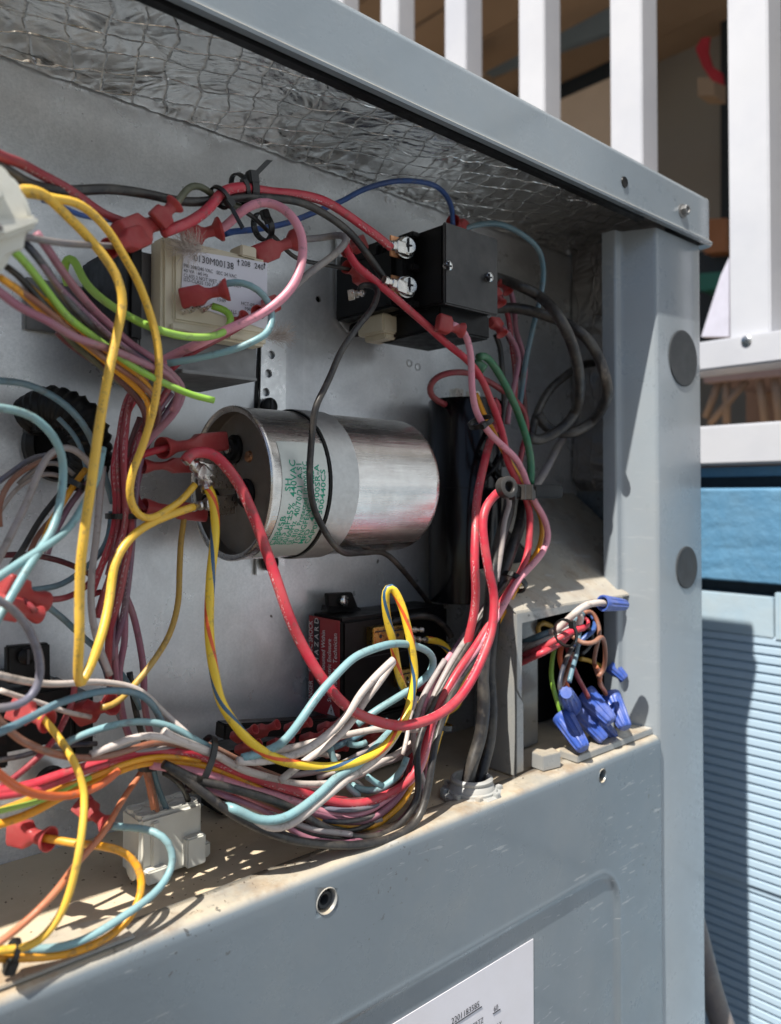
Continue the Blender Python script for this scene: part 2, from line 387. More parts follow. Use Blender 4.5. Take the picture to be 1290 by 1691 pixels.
# ================================================================== the cabinet of the unit
cab = empty('air_conditioner_cabinet', (0.1, .235, -.80), 'grey painted outdoor air conditioner cabinet with its upper service panel off and wiring exposed', 'air conditioner')
PT = M['paint']
XR = .4770; XP = .4216
# back panel, with screw holes and pressed slots
bp = box('back_panel', -.32, .4725, YB, YB+.0012, ZF-.002, ZT+.012, M['galv'], cab)
holes = [P(526, 494, 0), P(563, 430, 0)]
cut(bp, [(h-Vector((0, .002, 0)), Vector((0, 1, 0)), .006, .0017) for h in holes])
box('back_insulation', -.32, .4725, YB+.006, YB+.02, ZF, ZT, M['black'], cab)
# pressed dimples
for (u, v) in ((676, 600), (690, 606), (640, 330)):
    p = P(u, v, 0); lathe('rivet', p+Vector((0, 0, 0)), Vector((0, -1, 0)), [(0, .0022), (.0005, .002), (.0009, .001)], M['galv'], cab, 12)
# ceiling foil insulation: displaced sheet
def ceil_sheet():
    nx, ny = 420, 60; vs_, fs = [], []
    for i in range(nx+1):
        x = -.32+(.475+.32)*i/nx
        yb = .3235
        for j in range(ny+1):
            t = j/ny; y = .2335+(yb-.2335)*t
            n1 = (noise.noise(Vector((x*14, y*20, 3.1)))*.0022+noise.noise(Vector((x*45, y*60, 9)))*.0016+noise.noise(Vector((x*130, y*150, 4)))*.0007)*(1-.7*t*t)
            z = ZT+n1
            e = max(0, (t-.72)/.28); z -= .0035*e*e*(3-2*e)+.0006*e*noise.noise(Vector((x*90, 0, 1)))
            vs_.append((x, y, z))
    for i in range(nx):
        for j in range(ny):
            a = i*(ny+1)+j; fs.append((a, a+1, a+ny+2, a+ny+1))
    return mesh_pd('ceiling_insulation', vs_, fs, M['foil'], cab, smooth=True)
ceil_sheet()
def fibre_edge():
    nx = 500; vs_, fs = [], []
    for i in range(nx+1):
        x = -.32+.79*i/nx
        h = .0012+.0010*noise.noise(Vector((x*60, 0, 5)))+.0009*noise.noise(Vector((x*260, 0, 5)))
        y = .3222+.0006*noise.noise(Vector((x*120, 3, 5)))
        for (yy, zz) in ((y-.004, ZT-.0028), (y-.0012, ZT-.0036-h*.6), (y+.0016, ZT-.0032-h)): vs_.append((x, yy, zz))
    for i in range(nx):
        for k in range(2): a = i*3+k; fs.append((a, a+1, a+4, a+3))
    return mesh_pd('insulation_edge', vs_, fs, M['foil'], cab, smooth=True)
fibre_edge()
# right side wall of the compartment
def side_sheet():
    ny, nz = 40, 90; vs_, fs = [], []
    z0 = .004
    for i in range(ny+1):
        y = .253+(.324-.253)*i/ny
        for j in range(nz+1):
            z = z0+(ZT-z0)*j/nz
            x = .4665+noise.noise(Vector((2, y*30, z*25)))*.003+noise.noise(Vector((2, y*80, z*80)))*.0012
            if j < 4: x += (4-j)*.001
            vs_.append((x, y, z))
    for i in range(ny):
        for j in range(nz):
            a = i*(nz+1)+j; fs.append((a, a+nz+1, a+nz+2, a+1))
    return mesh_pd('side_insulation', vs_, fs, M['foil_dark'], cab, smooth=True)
side_sheet()
box('side_panel', .4735, XR-.001, .237, .95, -.78, .157, PT, cab)
box('left_side_panel', -.36, -.34, .235, .95, -.78, .157, PT, cab)
box('rear_panel', -.34, .4735, .93, .95, -.78, .157, PT, cab)
box('compartment_side', -.34, -.32, .2345, .325, ZF, .157, M['galv'], cab)
# floor tray
box('floor_tray', -.32, .4725, .2385, YB-.0003, ZF-.0035, ZF-.0015, M['tray'], cab)
# ------ lower panel: gridded sheet with the pressed rectangle
def lower_panel():
    x0, x1 = -.34, .4205; zt, zb = -.1375, -.62; Y = .233
    bend = .0045; fl = .0110
    xs_ = [x0+(.33-x0)*k/60 for k in range(60)]+[.33+(x1-.33)*k/76 for k in range(77)]; nx = len(xs_)-1
    prof = []                                   # (y, z) down the front
    prof += [(Y+bend+fl, zt-.0035), (Y+bend+fl, zt-.0001), (Y+bend+fl*.66, zt+.0002), (Y+bend+fl*.33, zt)]
    for k in range(7):
        a = k/6*math.pi/2; prof.append((Y+bend-bend*math.sin(a), zt-bend+bend*math.cos(a)))
    z = zt-bend
    while z > zb: z -= .0011 if -.21 < z < -.185 else (.004 if z > -.22 else .012); prof.append((Y, z))
    R0, ex, ez = .021, .376, -.1965
    def disp(x, z):                             # signed distance to the rounded rectangle (inside negative)
        dx, dz = x-(ex-R0), z-(ez-R0)
        if dx > 0 and dz > 0: d = math.hypot(dx, dz)-R0
        else: d = max(dx, dz)-R0
        s = 1/(1+math.exp(max(-40, min(40, d/.0007)))) if abs(d) < .03 else (1. if d < 0 else 0.)
        ridge = math.exp(-(d/.0014)**2)
        return s*.0016-ridge*.0011
    vs_, fs = [], []; m = len(prof)
    for i in range(nx+1):
        x = xs_[i]
        for j, (y, z) in enumerate(prof):
            yy = y
            if j > 9: yy += disp(x, z)
            zz = z
            vs_.append((x, yy, zz))
    for i in range(nx):
        for j in range(m-1): a = i*m+j; fs.append((a, a+m, a+m+1, a+1)[::-1])
    # return flange at the right edge
    o = len(vs_); e = nx*m
    for j in range(m): vs_.append((x1+.0006, prof[j][0]+.006 if j > 3 else prof[j][0], prof[j][1]-.0003))
    for j in range(m-1): fs.append((e+j, o+j, o+j+1, e+j+1)[::-1])
    ob = mesh_pd('lower_panel', vs_, fs, PT, cab, smooth=True)
    h1 = P(540, 1488, 92); h2 = P(995, 1281, 92)
    cut(ob, [(h1-Vector((0, .006, 0)), Vector((0, 1, 0)), .014, .0044), (h2-Vector((0, .006, 0)), Vector((0, 1, 0)), .014, .0033)])
    box('backing_flange', -.33, .415, Y+.0085, Y+.0095, zt-.06, zt-.006, M['black'], cab)
    for hh, r in ((h1, .0044), (h2, .0033)):
        c = Vector((hh.x, Y+.0002, hh.z))
        lathe('screw_hole_rim', c, Vector((0, 1, 0)), [(.0, r*1.16), (-.0005, r*1.06), (-.0001, r*.97), (.003, r*.9)], M['paint_in'] if r > .004 else PT, cab, 24, (False, False))
    c = Vector((h1.x+.0003, Y+.002, h1.z-.0003))
    lathe('bent_hole_clip', c, Vector((0, 1, 0)), [(.0005, .0036), (-.0006, .0030), (.0, .0020), (.004, .0017)], M['plug'], cab, 16, (False, False))
lower_panel()
# lap of the flange over its neighbour with torn tabs near the junction box
zt = -.1375
def flange_tab(pts, h=.0012, m=None):
    prism('flange_tab', [Vector((x, y, zt+.0004)) for x, y in pts], Vector((0, 0, h)), m or M['paint_in'], cab, .0003)
q0 = PZ(220, 1548, zt); q1 = PZ(0, 1650, zt)
flange_tab([(-.3, .2365), (q0.x, .2365), (q0.x-.001, .2520), (q0.x-.012, .2555), (-.3, .2560)], .0011)
a = PZ(885, 1266, zt); b = PZ(915, 1228, zt); 
flange_tab([(.322, .2420), (.334, .2400), (.337, .2475), (.331, .2470), (.329, .2535), (.323, .2500)], .0075, M['paint_in'])
flange_tab([(.345, .2375), (.4195, .2375), (.4185, .2505), (.385, .2530), (.362, .2525), (.357, .2470), (.350, .2520), (.346, .2495)], .0036)
# ------ corner post
def post():
    zb, ztop = -.62, .1575
    prof = [(XR-.0005, .30), (XR, .2375), (XR-.0012, .2352), (XR-.003, .2346), (XP+.0032, .2350), (XP+.0012, .2354), (XP+.0002, .2370), (XP-.0068, .2508), (XP-.0078, .2524), (XP-.0092, .2530), (.4096, .2530), (.4086, .2533), (.4081, .2545), (.4081, .2620)]
    nz = 40; vs_, fs = [], []; m = len(prof)
    for j in range(nz+1):
        z = zb+(ztop-zb)*j/nz
        for k, (x, y) in enumerate(prof):
            dd = .0006*noise.noise(Vector((0, 0, z*12))) if k in (2, 3, 4, 5) else 0
            vs_.append((x, y+dd, z))
    for j in range(nz):
        for k in range(m-1): a = j*m+k; fs.append((a, a+1, a+m+1, a+m))
    ob = mesh_pd('corner_post', vs_, fs, M['paint3'], cab, smooth=True); sharp(ob, 60); return ob
pst = post()
for (u, v, r) in ((1127, 592, .0172), (1133, 937, .0128)):
    c = P(u, v, 90); c = Vector((c.x, .2344, c.z))
    lathe('knockout_plug', c, Vector((0, -1, 0)), [(0, r), (.0002, r), (.0004, r-.0004), (.0003, r-.0012), (.0003, r*.5), (.0003, .0002)], M['plug'], pst, 40)
for (u, v) in ((1026, 456), (1036, 1073)):
    p = P(u, v, 72); lathe('post_hole', Vector((p.x, .2527, p.z)), Vector((0, 1, 0)), [(0, .0013), (.0001, .0001)], M['black'], pst, 14)
# ------ top lid with its skirt
def lid():
    x1 = .4795; prof = [(.232, .1585), (.2293, .1580), (.2270, .1572), (.2264, .1583), (.2275, .1594), (.2288, .1600), (.2290, .1612), (.2290, .1616), (.2290, .1620), (.2290, .1836), (.2290, .1840), (.2290, .1845), (.2294, .1862), (.2306, .1872), (.2322, .1876), (.60, .1876), (.96, .1876)]
    xs = [-.36+i*(x1-.0035+.36)/60 for i in range(61)]
    vs_, fs = [], []; m = len(prof)
    for x in xs:
        for (y, z) in prof: vs_.append((x, y, z))
    # corner turn onto the right side
    for (dx, dy) in ((.0012, .0003), (.0024, .0011), (.0032, .0022), (.0035, .0035), (.0035, .60)):
        for (y, z) in prof:
            out = .2290-y                       # positive = lip sticking out
            if z >= .1875: vs_.append((x1-.0035+dx-.001, max(y, .229+dy), z))
            else: vs_.append((x1-.0035+dx+max(0, out)*(dx/.0035)-max(0, -out)*(dx/.0035), .2290+dy-out*(1-dx/.0035)*1., z))
    n = len(xs)+5
    for i in range(n-1):
        for j in range(m-1): a = i*m+j; fs.append((a, a+m, a+m+1, a+1)[::-1])
    ob = mesh_pd('top_lid', vs_, fs, M['paint2'], cab, smooth=True); sharp(ob, 50)
    h = P(1031, 301, 96)
    lathe('lid_hole', Vector((h.x, .2288, h.z)), Vector((0, -1, 0)), [(0, .0031), (.0004, .0029), (.0001, .0025), (.00005, .0001)], [M['black']], ob, 24)
    p = P(1129, 348, 97); p = Vector((p.x, .2288, p.z))
    s = lathe('hex_screw', p, Vector((-.12, -1, .0)), [(0, .0042), (.0006, .0042), (.0008, .0030)], M['core'], ob, 24)
    lathe('screw_head', p, Vector((-.12, -1, .0)), [(.0008, .0030), (.0036, .0030), (.0040, .0026), (.0039, .0018), (.0032, .0015)], M['core'], ob, 6, smooth=False)
lid()
box('lid_seal', -.33, .405, .2325, .2365, .1570, .1700, M['black'], cab)
# ------ junction box shell
jm = M['paint_in']
def sh(name, pts, off, m=jm): return prism(name, [Vector(p) for p in pts], Vector(off), m, cab, .0003)
ZJ = -.0585
sh('junction_box_cover', [(.3100, .2495, ZJ), (.468, .2495, ZJ), (.468, .3245, .0015), (.3620, .3245, .0015), (.3620, .2760, -.0373), (.3100, .2740, -.0389)], (0, 0, .0012))
sh('junction_box_cover_lip', [(.3100, .2488, ZJ+.0005), (.4075, .2488, ZJ+.0010), (.4075, .2488, ZJ-.0020), (.355, .2488, ZJ-.0030), (.3140, .2488, ZJ-.0045), (.3140, .2488, -.1020), (.3100, .2488, -.0955)], (0, .0010, 0))
sh('junction_box_side', [(.3104, .2500, ZJ-.0005), (.3104, .2735, -.0395), (.3104, .2735, ZF), (.3104, .2500, ZF)], (.0011, 0, 0))
sh('junction_box_web', [(.3106, .2740, -.0395), (.3620, .2755, -.0385), (.3620, .2755, ZF), (.3106, .2740, ZF)], (0, .0011, 0))
sh('junction_box_inner_side', [(.3622, .2765, -.0385), (.3622, .3245, .0010), (.3622, .3245, ZF), (.3622, .2765, ZF)], (.0011, 0, 0))
sh('junction_box_flange', [(.3085, .2478, -.0965), (.3140, .2478, -.1030), (.3140, .2478, -.1365), (.3085, .2478, -.1365)], (0, .0009, 0))
sh('junction_box_rib', [(.3084, .2640, -.085), (.3084, .2660, -.1365), (.3104, .2700, -.1365), (.3104, .2700, -.078)], (-.0012, 0, 0))
box('junction_box_back', .3640, .468, .300, .301, ZF, -.020, M['black'], cab)  # black back and end sheets paint in the darkness inside the box
box('junction_box_floor', .3125, .468, .2540, .2730, ZF-.0012, ZF+.0002, M['tray'], cab)
box('junction_box_end', .4655, .4665, .256, .300, ZF, -.020, M['black'], cab)
# bracket the tray rises to at the conduit (grey fitting)
# ------ rating label on the lower panel
rl = prism('rating_label', [Vector((.115, .2345, -.2095)), Vector((.3035, .2345, -.2095)), Vector((.3035, .2345, -.36)), Vector((.115, .2345, -.36))], Vector((0, -.0003, 0)), M['label'], cab)
XD, ZD, YD = Vector((1, 0, 0)), Vector((0, 0, 1)), Vector((0, 1, 0))
def lt(s, x, z, size, al='LEFT', sx=.86): text(rl, s, size, Vector((x, .2342, z)), XD, ZD, M['ink'], al, sx=sx)
lt('SERIAL NO.', .2445, -.2254, .0033, 'RIGHT'); lt('2201183585', .2470, -.2246, .0038, sx=.95); box('underline', .2468, .2665, .23395, .2342, -.2254, -.2251, M['ink'], rl)
lt('HERTZ', .2585, -.2325, .0034); lt('60', .2745, -.2312, .0036); box('underline', .2740, .2790, .23395, .2342, -.2319, -.2316, M['ink'], rl)
lt('COMPRESSORS AND MOTORS ONLY', .2800, -.2395, .0032, 'RIGHT'); lt('7', .2770, -.2455, .0034); lt('7', .2550, -.2455, .0034)
lt('VOLTS 208/230', .235, -.2325, .0032, 'RIGHT')

# ================================================================== fence, steps and porch beyond the unit
XS = .656
M['siding'] = mat('pale_blue_siding_paint', (.36, .475, .58), .6, 0, .08, 9, .1, 200, .0005, .12, (.4, .42, .4))
M['bluewood'] = mat('rough_blue_board', (.085, .22, .36), .7, 0, .25, 14, .4, 120, .003, .12, (.3, .4, .42))
M['paleboard'] = mat('pale_blue_board', (.35, .46, .54), .65, 0, .12, 10, .2, 80, .002, .3, (.45, .42, .35), 20)
M['dark'] = mat('dark_board_and_gap_shade', (.02, .03, .04), .8)  # near-black for dark things, also stands in for shade in gaps and openings
M['brownwood'] = mat('brown_porch_boards', (.32, .24, .17), .8, 0, .25, 6, .3, 40, .005)
M['greywall'] = mat('grey_porch_wall', (.25, .245, .23), .8, 0, .1, 3, .2, 40, .002)
M['tarp'] = mat('blue_grey_tarp', (.16, .22, .27), .6, 0, .2, 5)
M['redcloth'] = mat('red_cloth', (.35, .02, .03), .8, 0, .2, 20)
M['orangeplastic'] = mat('orange_box', (.28, .12, .05), .6, 0, .2, 20)
M['greenplastic'] = mat('green_box', (.02, .15, .12), .6, 0, .2, 20)
# ribbed siding sheets (skirting of the porch)
sk = empty('ribbed_porch_skirting', (XS, .3, -.85), 'pale blue horizontally ribbed skirting of the porch, half in the shadow of the unit', 'skirting')
def ribs(z1, z0, dx, mat_):
    vs_, fs = [], []; p = .0076; z = z1; prof = []
    while z > z0: prof += [(XS+dx, z), (XS+dx-.0022, z-.0012), (XS+dx-.0026, z-.0058), (XS+dx-.0004, z-.0070)]; z -= p
    ys = [-.9+i*.08 for i in range(30)]
    for y in ys:
        for (x, zz) in prof: vs_.append((x, y, zz+.0012*math.sin(y*9)))
    m = len(prof)
    for i in range(len(ys)-1):
        for j in range(m-1): a = i*m+j; fs.append((a, a+m, a+m+1, a+1))
    return mesh_pd('ribbed_sheet', vs_, fs, mat_, sk)
ribs(-.1140, -.312, 0, M['siding']); ribs(-.310, -.85, .002, M['siding'])
# planks above the skirting
fr = empty('porch_skirting_boards', (XS, .3, -.115), 'rough blue board and pale board tops between railing and ribbed skirting', 'board')
y = -.5; k = 0
for (y0, y1) in ((-.6, .176), (.1775, .262), (.2635, .345), (.3465, .44), (.4415, .60), (.6015, .8), (.8015, 1.4)):
    box('pale_board', XS-.004+.0006*(k % 3), XS+.014, y0, y1, -.1138-.0008*(k % 2), -.0790+.0025*math.sin(k*2.1), M['paleboard'], fr, .0006); k += 1
box('gap_shade_strip', XS+.012, XS+.03, -.6, 1.4, -.082, -.068, M['dark'], fr)  # near-black strip stands in for the shadow between the boards
def rough():
    vs_, fs = [], []; ny, nz = 420, 40; y0, y1, z0, z1 = -.3, 1.3, -.0725, .0085
    for i in range(ny+1):
        yy = y0+(y1-y0)*i/ny
        for j in range(nz+1):
            z = z0+(z1-z0)*j/nz
            x = XS-.004+.0004*noise.noise(Vector((1, yy*9, z*90+yy*14)))+.00035*noise.noise(Vector((1, yy*30, z*260+yy*30)))
            if j in (0, nz): x += .02
            vs_.append((x, yy, z))
    for i in range(ny):
        for j in range(nz): a = i*(nz+1)+j; fs.append((a, a+1, a+nz+2, a+nz+1))
    return mesh_pd('rough_board', vs_, fs, M['bluewood'], fr, smooth=True)
rough()
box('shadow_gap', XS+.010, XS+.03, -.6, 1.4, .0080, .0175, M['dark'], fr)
box('blue_trim', XS-.002, XS+.02, .045, 1.4, .0170, .0250, M['bluewood'], fr, .001)
box('white_board', XS-.010, XS+.012, .045, 1.4, .0265, .0600, M['white_paint'], fr, .002)
# railing: bottom rail, balusters
RY = .045
rail = empty('white_railing', (XS+.02, .3, .108), 'white painted railing with square balusters standing behind the unit', 'railing')
br = box('bottom_rail', XS-.006, XS+.034, RY, 1.5, .1080, .1330, M['white_paint'], rail, .0015)
ratios = [1.645, 1.475, 1.301, 1.133, .961, .795, .627, .454, .28]
for rt in ratios:
    y1 = rt*(XS+.004)
    box('baluster', XS+.004, XS+.033, y1-.0335, y1, .133, .95, M['white_paint'], rail, .0012)
box('top_rail', XS-.01, XS+.05, RY, 1.5, .95, .99, M['white_paint'], rail, .002)
p = PX(1233, 563, XS-.006)
lathe('rail_screw', p, Vector((-1, 0, 0)), [(0, .0042), (.001, .0042), (.0018, .003), (.0016, .0005)], M['screw'], rail, 16)
# unseen wall in line with the porch, added so sunlit siding reflects into the cabinet
hs = empty('added_house_wall', (XS, -2.4, -.85), 'pale blue sided wall added out of view at the right to bounce sunlight', 'house')
box('wall', XS+.004, XS+.2, -4.6, .04, -.85, 2.6, M['house'], hs)
for k in range(22): prism('clapboard', [Vector((XS+.004, -4.6, -.8+k*.15)), Vector((XS-.010, -4.6, -.8+k*.15)), Vector((XS-.002, -4.6, -.655+k*.15)), Vector((XS+.004, -4.6, -.655+k*.15))], Vector((0, 4.64, 0)), M['house'], hs)
# things on the porch behind the railing: polygons traced on a plane of their own, with thickness
def pp(name, X, pts, th, m, parent=None, jit=0):
    o = prism(name, [PX(u, v, X) for u, v in pts], Vector((th, 0, 0)), m, parent); return o
po = empty('porch', (2.2, .6, -.85), 'dim porch with brown beams and a grey wall seen between the white balusters', 'porch')
box('porch_wall', 2.6, 2.66, -2.5, 6, -.85, 2.6, M['greywall'], po)
box('porch_deck', .70, 2.6, -2.5, 6, .020, .05, M['brownwood'], po)
box('porch_side_wall', .74, 2.6, 3.6, 3.66, -.8, 2.6, M['brownwood'], po)
box('porch_roof', .74, 2.7, .06, 3.7, 1.17, 1.23, M['brownwood'], po)
pp('wall_panel', 1.9, [(945, -120), (1206, -120), (1206, 480), (945, 480)], .04, M['greywall'], po)
pp('door_frame_strip', 1.85, [(1190, -120), (1207, -120), (1207, 480), (1190, 480)], .05, M['dark'], po)
for k in range(9):                                      # ceiling boards, upper left
    x0 = 1.0+k*.16
    box('ceiling_board', x0, x0+.152, .08, 3.58, 1.140+.004*(k % 2), 1.165, M['brownwood'], po)
pp('cross_beam', 1.7, [(520, 150), (860, 190), (860, 270), (520, 230)], .08, M['brownwood'], po)
pp('pale_beam', 1.5, [(895, 178), (1015, 125), (1015, 280), (895, 300)], .08, mat('pale_brown_beam', (.52, .42, .32), .8, 0, .2, 8), po)
pp('dark_opening', 1.8, [(640, 30), (1010, 20), (1010, 190), (640, 260)], .03, M['dark'], po)  # near-black slab, its colour stands in for an unlit opening
tp = pp('hanging_tarp', 1.6, [(790, 88), (870, 35), (1012, -10), (1012, 50), (870, 100), (790, 130)], .02, M['tarp']); tag(tp, 'blue grey tarp strip slung across the porch behind the balusters', 'tarp')
tp = pp('roof_slat', 1.45, [(590, 60), (800, 120), (800, 150), (590, 88)], .04, M['brownwood'], po)
def ribbon():
    pts = [PX(u, v, 1.35) for u, v in ((1148, 80), (1158, 62), (1172, 60), (1168, 85), (1175, 110), (1192, 120), (1195, 140), (1175, 132), (1160, 110))]
    o = prism('red_cloth', pts, Vector((.006, 0, 0)), M['redcloth'], None, .001); tag(o, 'strip of red cloth hanging by the grey porch wall', 'cloth')
ribbon()
o = pp('wooden_block', 1.5, [(1152, 128), (1180, 128), (1180, 158), (1152, 158)], .05, M['brownwood']); tag(o, 'small brown wooden block beside the hanging red cloth', 'block')
o = pp('orange_crate', 1.62, [(1163, 362), (1200, 360), (1200, 415), (1163, 418)], .15, M['orangeplastic']); tag(o, 'orange box on the porch beside the corner of the unit lid', 'box')
o = pp('green_crate', 1.60, [(1155, 452), (1200, 448), (1200, 476), (1155, 480)], .15, M['greenplastic']); tag(o, 'green box under the orange box behind the railing', 'box')
o = pp('black_crate', 1.66, [(1150, 415), (1204, 412), (1204, 570), (1150, 570)], .2, M['dark']); tag(o, 'black storage box on the porch behind green box', 'box')
M['lilac'] = mat('lilac_white_board', (.52, .52, .62), .6)
o = pp('leaning_white_board', .76, [(1158, 556), (1204, 556), (1204, 425), (1190, 455)], .01, M['lilac']); tag(o, 'pale lilac board leaning diagonally behind the railing', 'board')
# folding chairs legs seen under the railing
ch = empty('folding_chair', PX(1225, 700, 1.1), 'folding chair with crossed legs seen under the bottom rail', 'chair')
cm = mat('chair_leg_wood', (.26, .2, .16), .6, 0, .2, 20)
for (a_, b_) in (((1165, 690), (1190, 625)), ((1172, 700), (1232, 630)), ((1200, 700), (1200, 610)), ((1265, 705), (1252, 610)), ((1288, 705), (1278, 612))):
    tube('leg', [PX(*a_, 1.4), PX(*b_, 1.4)], .007, cm, ch, 8)
prism('seat', [PX(u, v, 1.38) for u, v in ((1162, 612), (1292, 600), (1292, 620), (1162, 632))], Vector((.25, 0, 0)), mat('chair_seat_pink', (.35, .27, .27), .7), ch)
o = pp('cardboard_box', 1.6, [(1232, 640), (1290, 635), (1290, 705), (1232, 705)], .2, mat('cardboard', (.30, .2, .15), .8, 0, .2, 20)); tag(o, 'peach coloured cardboard box under the bottom rail', 'box')
# grey conduit whip leaving the unit at the lower right
pts = [PX(u, v, .56) for u, v in ((1140, 1500), (1160, 1580), (1176, 1640), (1200, 1710), (1235, 1790), (1290, 1900))]
o = tube('grey_conduit', smooth_pts(pts, .004), .0085, wire_mat('grey_conduit_jacket', (.16, .14, .14), .3, .5, (.4, .38, .36)), None, 16)
tag(o, 'grey jacketed conduit hanging beside the right edge of the unit', 'conduit')
# ================================================================== connectors
def loft(name, p0, ax, side, prof, mat_, parent, n=16, sq=.55):
    """prof = (t, half width, half height, squareness 0..1)"""
    ax = ax.normalized(); a = (side-ax*side.dot(ax)).normalized(); b = ax.cross(a); vs_, fs = [], []
    for (t, hw, hh, s) in prof:
        for k in range(n):
            an = 2*math.pi*k/n+math.pi/n; c, q = math.cos(an), math.sin(an)
            e = 1-.72*s; c2 = math.copysign(abs(c)**e, c); q2 = math.copysign(abs(q)**e, q)
            vs_.append(p0+ax*t+a*c2*hw+b*q2*hh)
    for i in range(len(prof)-1):
        for k in range(n): fs.append((i*n+k, i*n+(k+1) % n, (i+1)*n+(k+1) % n, (i+1)*n+k))
    fs.append(tuple((len(prof)-1)*n+k for k in range(n))); fs.append(tuple(range(n))[::-1])
    o = mesh_pd(name, vs_, fs, mat_, parent, smooth=True); sharp(o, 24); return o
def spade(parent, a, b, wpx, name='spade_connector', flare=1.0, m=None):
    """insulated push-on connector from the wire end a=(u,v,d) to its mouth b"""
    A, B = P(*a), P(*b); ax = B-A; L = ax.length; h = wpx*.5*depth((A+B)/2)/FPX
    side = Vector((0, 0, 1)).cross(ax) if abs(ax.normalized().z) < .85 else Vector((1, 0, 0))
    side = ax.normalized().cross(Vector((0, 1, 0)))
    f = h*.80*flare; nk = h*.50
    prof = [(L*.34, nk*.72, nk*.72, 0), (L*.16, nk*.85, nk*.85, 0), (0, f*.88, f*.88, 0), (0, f, f, 0), (L*.06, f*.96, f*.96, 0), (L*.20, nk*1.12, nk*1.12, 0), (L*.36, nk, nk, .1), (L*.46, h*.62, h*.52, .5), (L*.56, h, h*.62, .9), (L*.95, h, h*.62, .9), (L*.98, h*.95, h*.56, .9), (L*1.0, h*.8, h*.4, .9)]
    o = loft(name, A, ax, side, prof, m or M['rplast'], parent)
    return o
def bare(parent, a, b, wpx, name='crimp_terminal', m=None):
    A, B = P(*a), P(*b); ax = B-A; L = ax.length; h = wpx*.5*depth((A+B)/2)/FPX
    side = ax.normalized().cross(Vector((0, 1, 0)))
    prof = [(L*.25, h*.3, h*.3, 0), (0, h*.5, h*.5, 0), (0, h*.62, h*.62, 0), (L*.16, h*.66, h*.6, .2), (L*.2, h*.42, h*.42, .3), (L*.3, h*.45, h*.45, .3), (L*.34, h*.72, h*.6, .3), (L*.5, h*.7, h*.55, .4), (L*.54, h*.45, h*.3, .6), (L*.6, h*.95, h*.4, 1), (L, h*.95, h*.38, 1)]
    return loft(name, A, ax, side, prof, m or M['tin'], parent)
# ------ transformer
YT = YB-.062; x0 = P(268, 400, 62).x; x1 = P(442, 430, 62).x
zt_, zb_ = P(268, 388, 62).z, P(268, 546, 62).z
tr = empty('control_transformer', (x0, YT, zb_), 'cream transformer with white rating label and red push-on connectors, upper left on the back panel', 'transformer')
box('bobbin_frame', x0, x1, YT, YT+.010, zb_, zt_, M['cream'], tr, .0012)
box('frame_face', x0+.004, x1-.0005, YT-.0012, YT+.001, zb_+.004, zt_-.003, M['cream'], tr, .0008)
box('steel_core', x0-.004, x1+.002, YT+.0105, YT+.046, zb_-.012, zt_-.004, M['core'], tr, .0008)
box('core_shade_side', x0-.010, x0-.0042, YT+.006, YT+.050, zb_-.004, zt_-.001, M['black'], tr, .0015)  # black slab stands in for the shade on the transformer's left side
box('mounting_foot', x0-.028, x1-.006, YB-.003, YB-.001, zb_+.006, zt_-.008, M['core'], tr, .0004)
box('bottom_bracket', x0+.010, x1-.002, YT+.004, YT+.050, zb_-.0135, zb_-.0122, M['core'], tr, .0003)
for (u0, u1, v) in ((280, 305, 540), (375, 402, 555)):
    q = P(u0, v, 62); q2 = P(u1, v, 62); box('frame_clip', q.x, q2.x, YT-.002, YT+.006, q.z-.001, q.z+.0012, M['cream'], tr, .0004)
q = P(392, 398, 60); box('top_latch', q.x, q.x+.007, YT-.001, YT+.008, zt_-.001, zt_+.0035, M['cream'], tr, .0005)
lb = prism('rating_label', [P(303, 412, 63.4), P(441, 434, 63.4), P(441, 545, 63.4), P(298, 498, 63.4)], Vector((0, -.0002, 0)), M['label'], tr)
zc = lambda u, v: P(u, v, 63.8)
def tl(s, u, v, size, sx=.9, al='LEFT', bold=0): text(lb, s, size, zc(u, v), XD, ZD, M['ink'], al, sx=sx, bold=bold)
tl('0130M00138', 320, 431, .0037, .86); tl('PRI 208/240 VAC   SEC 24 VAC', 303, 441, .0019, .88); tl('40 VA   60 Hz', 303, 449, .0019, .9)
tl('CLASS 2 NOT WET, CLASS 3 WET', 303, 457, .0019, .85); tl('ISO-CLASS 130 C', 303, 464, .0019, .9); tl('208', 398, 438, .0031, .9); tl('240', 420, 443, .0031, .9)
tl('HCT-09VB', 398, 503, .0019); tl('MADE IN', 404, 512, .0019); tl('CREEK FALLS, S', 352, 512, .0019); tl('13/09', 358, 497, .0019)
for u, v in ((394, 438), (437, 443)):
    q = zc(u, v); prism('arrow', [q+Vector((-.0005, 0, .0012)), q+Vector((.0005, 0, .0012)), q+Vector((0, 0, .0024))], Vector((0, -.0001, 0)), M['ink'], lb)
    box('arrow', q.x-.0001, q.x+.0001, q.y-.0001, q.y, q.z-.0002, q.z+.0013, M['ink'], lb)
# bare tabs at the bottom of the transformer
for (a, b) in (((352, 503, 70), (332, 514, 64)), ((330, 506, 70), (312, 514, 64)), ((318, 508, 70), (300, 516, 64))): bare(tr, a, b, 9, 'spade_tab')
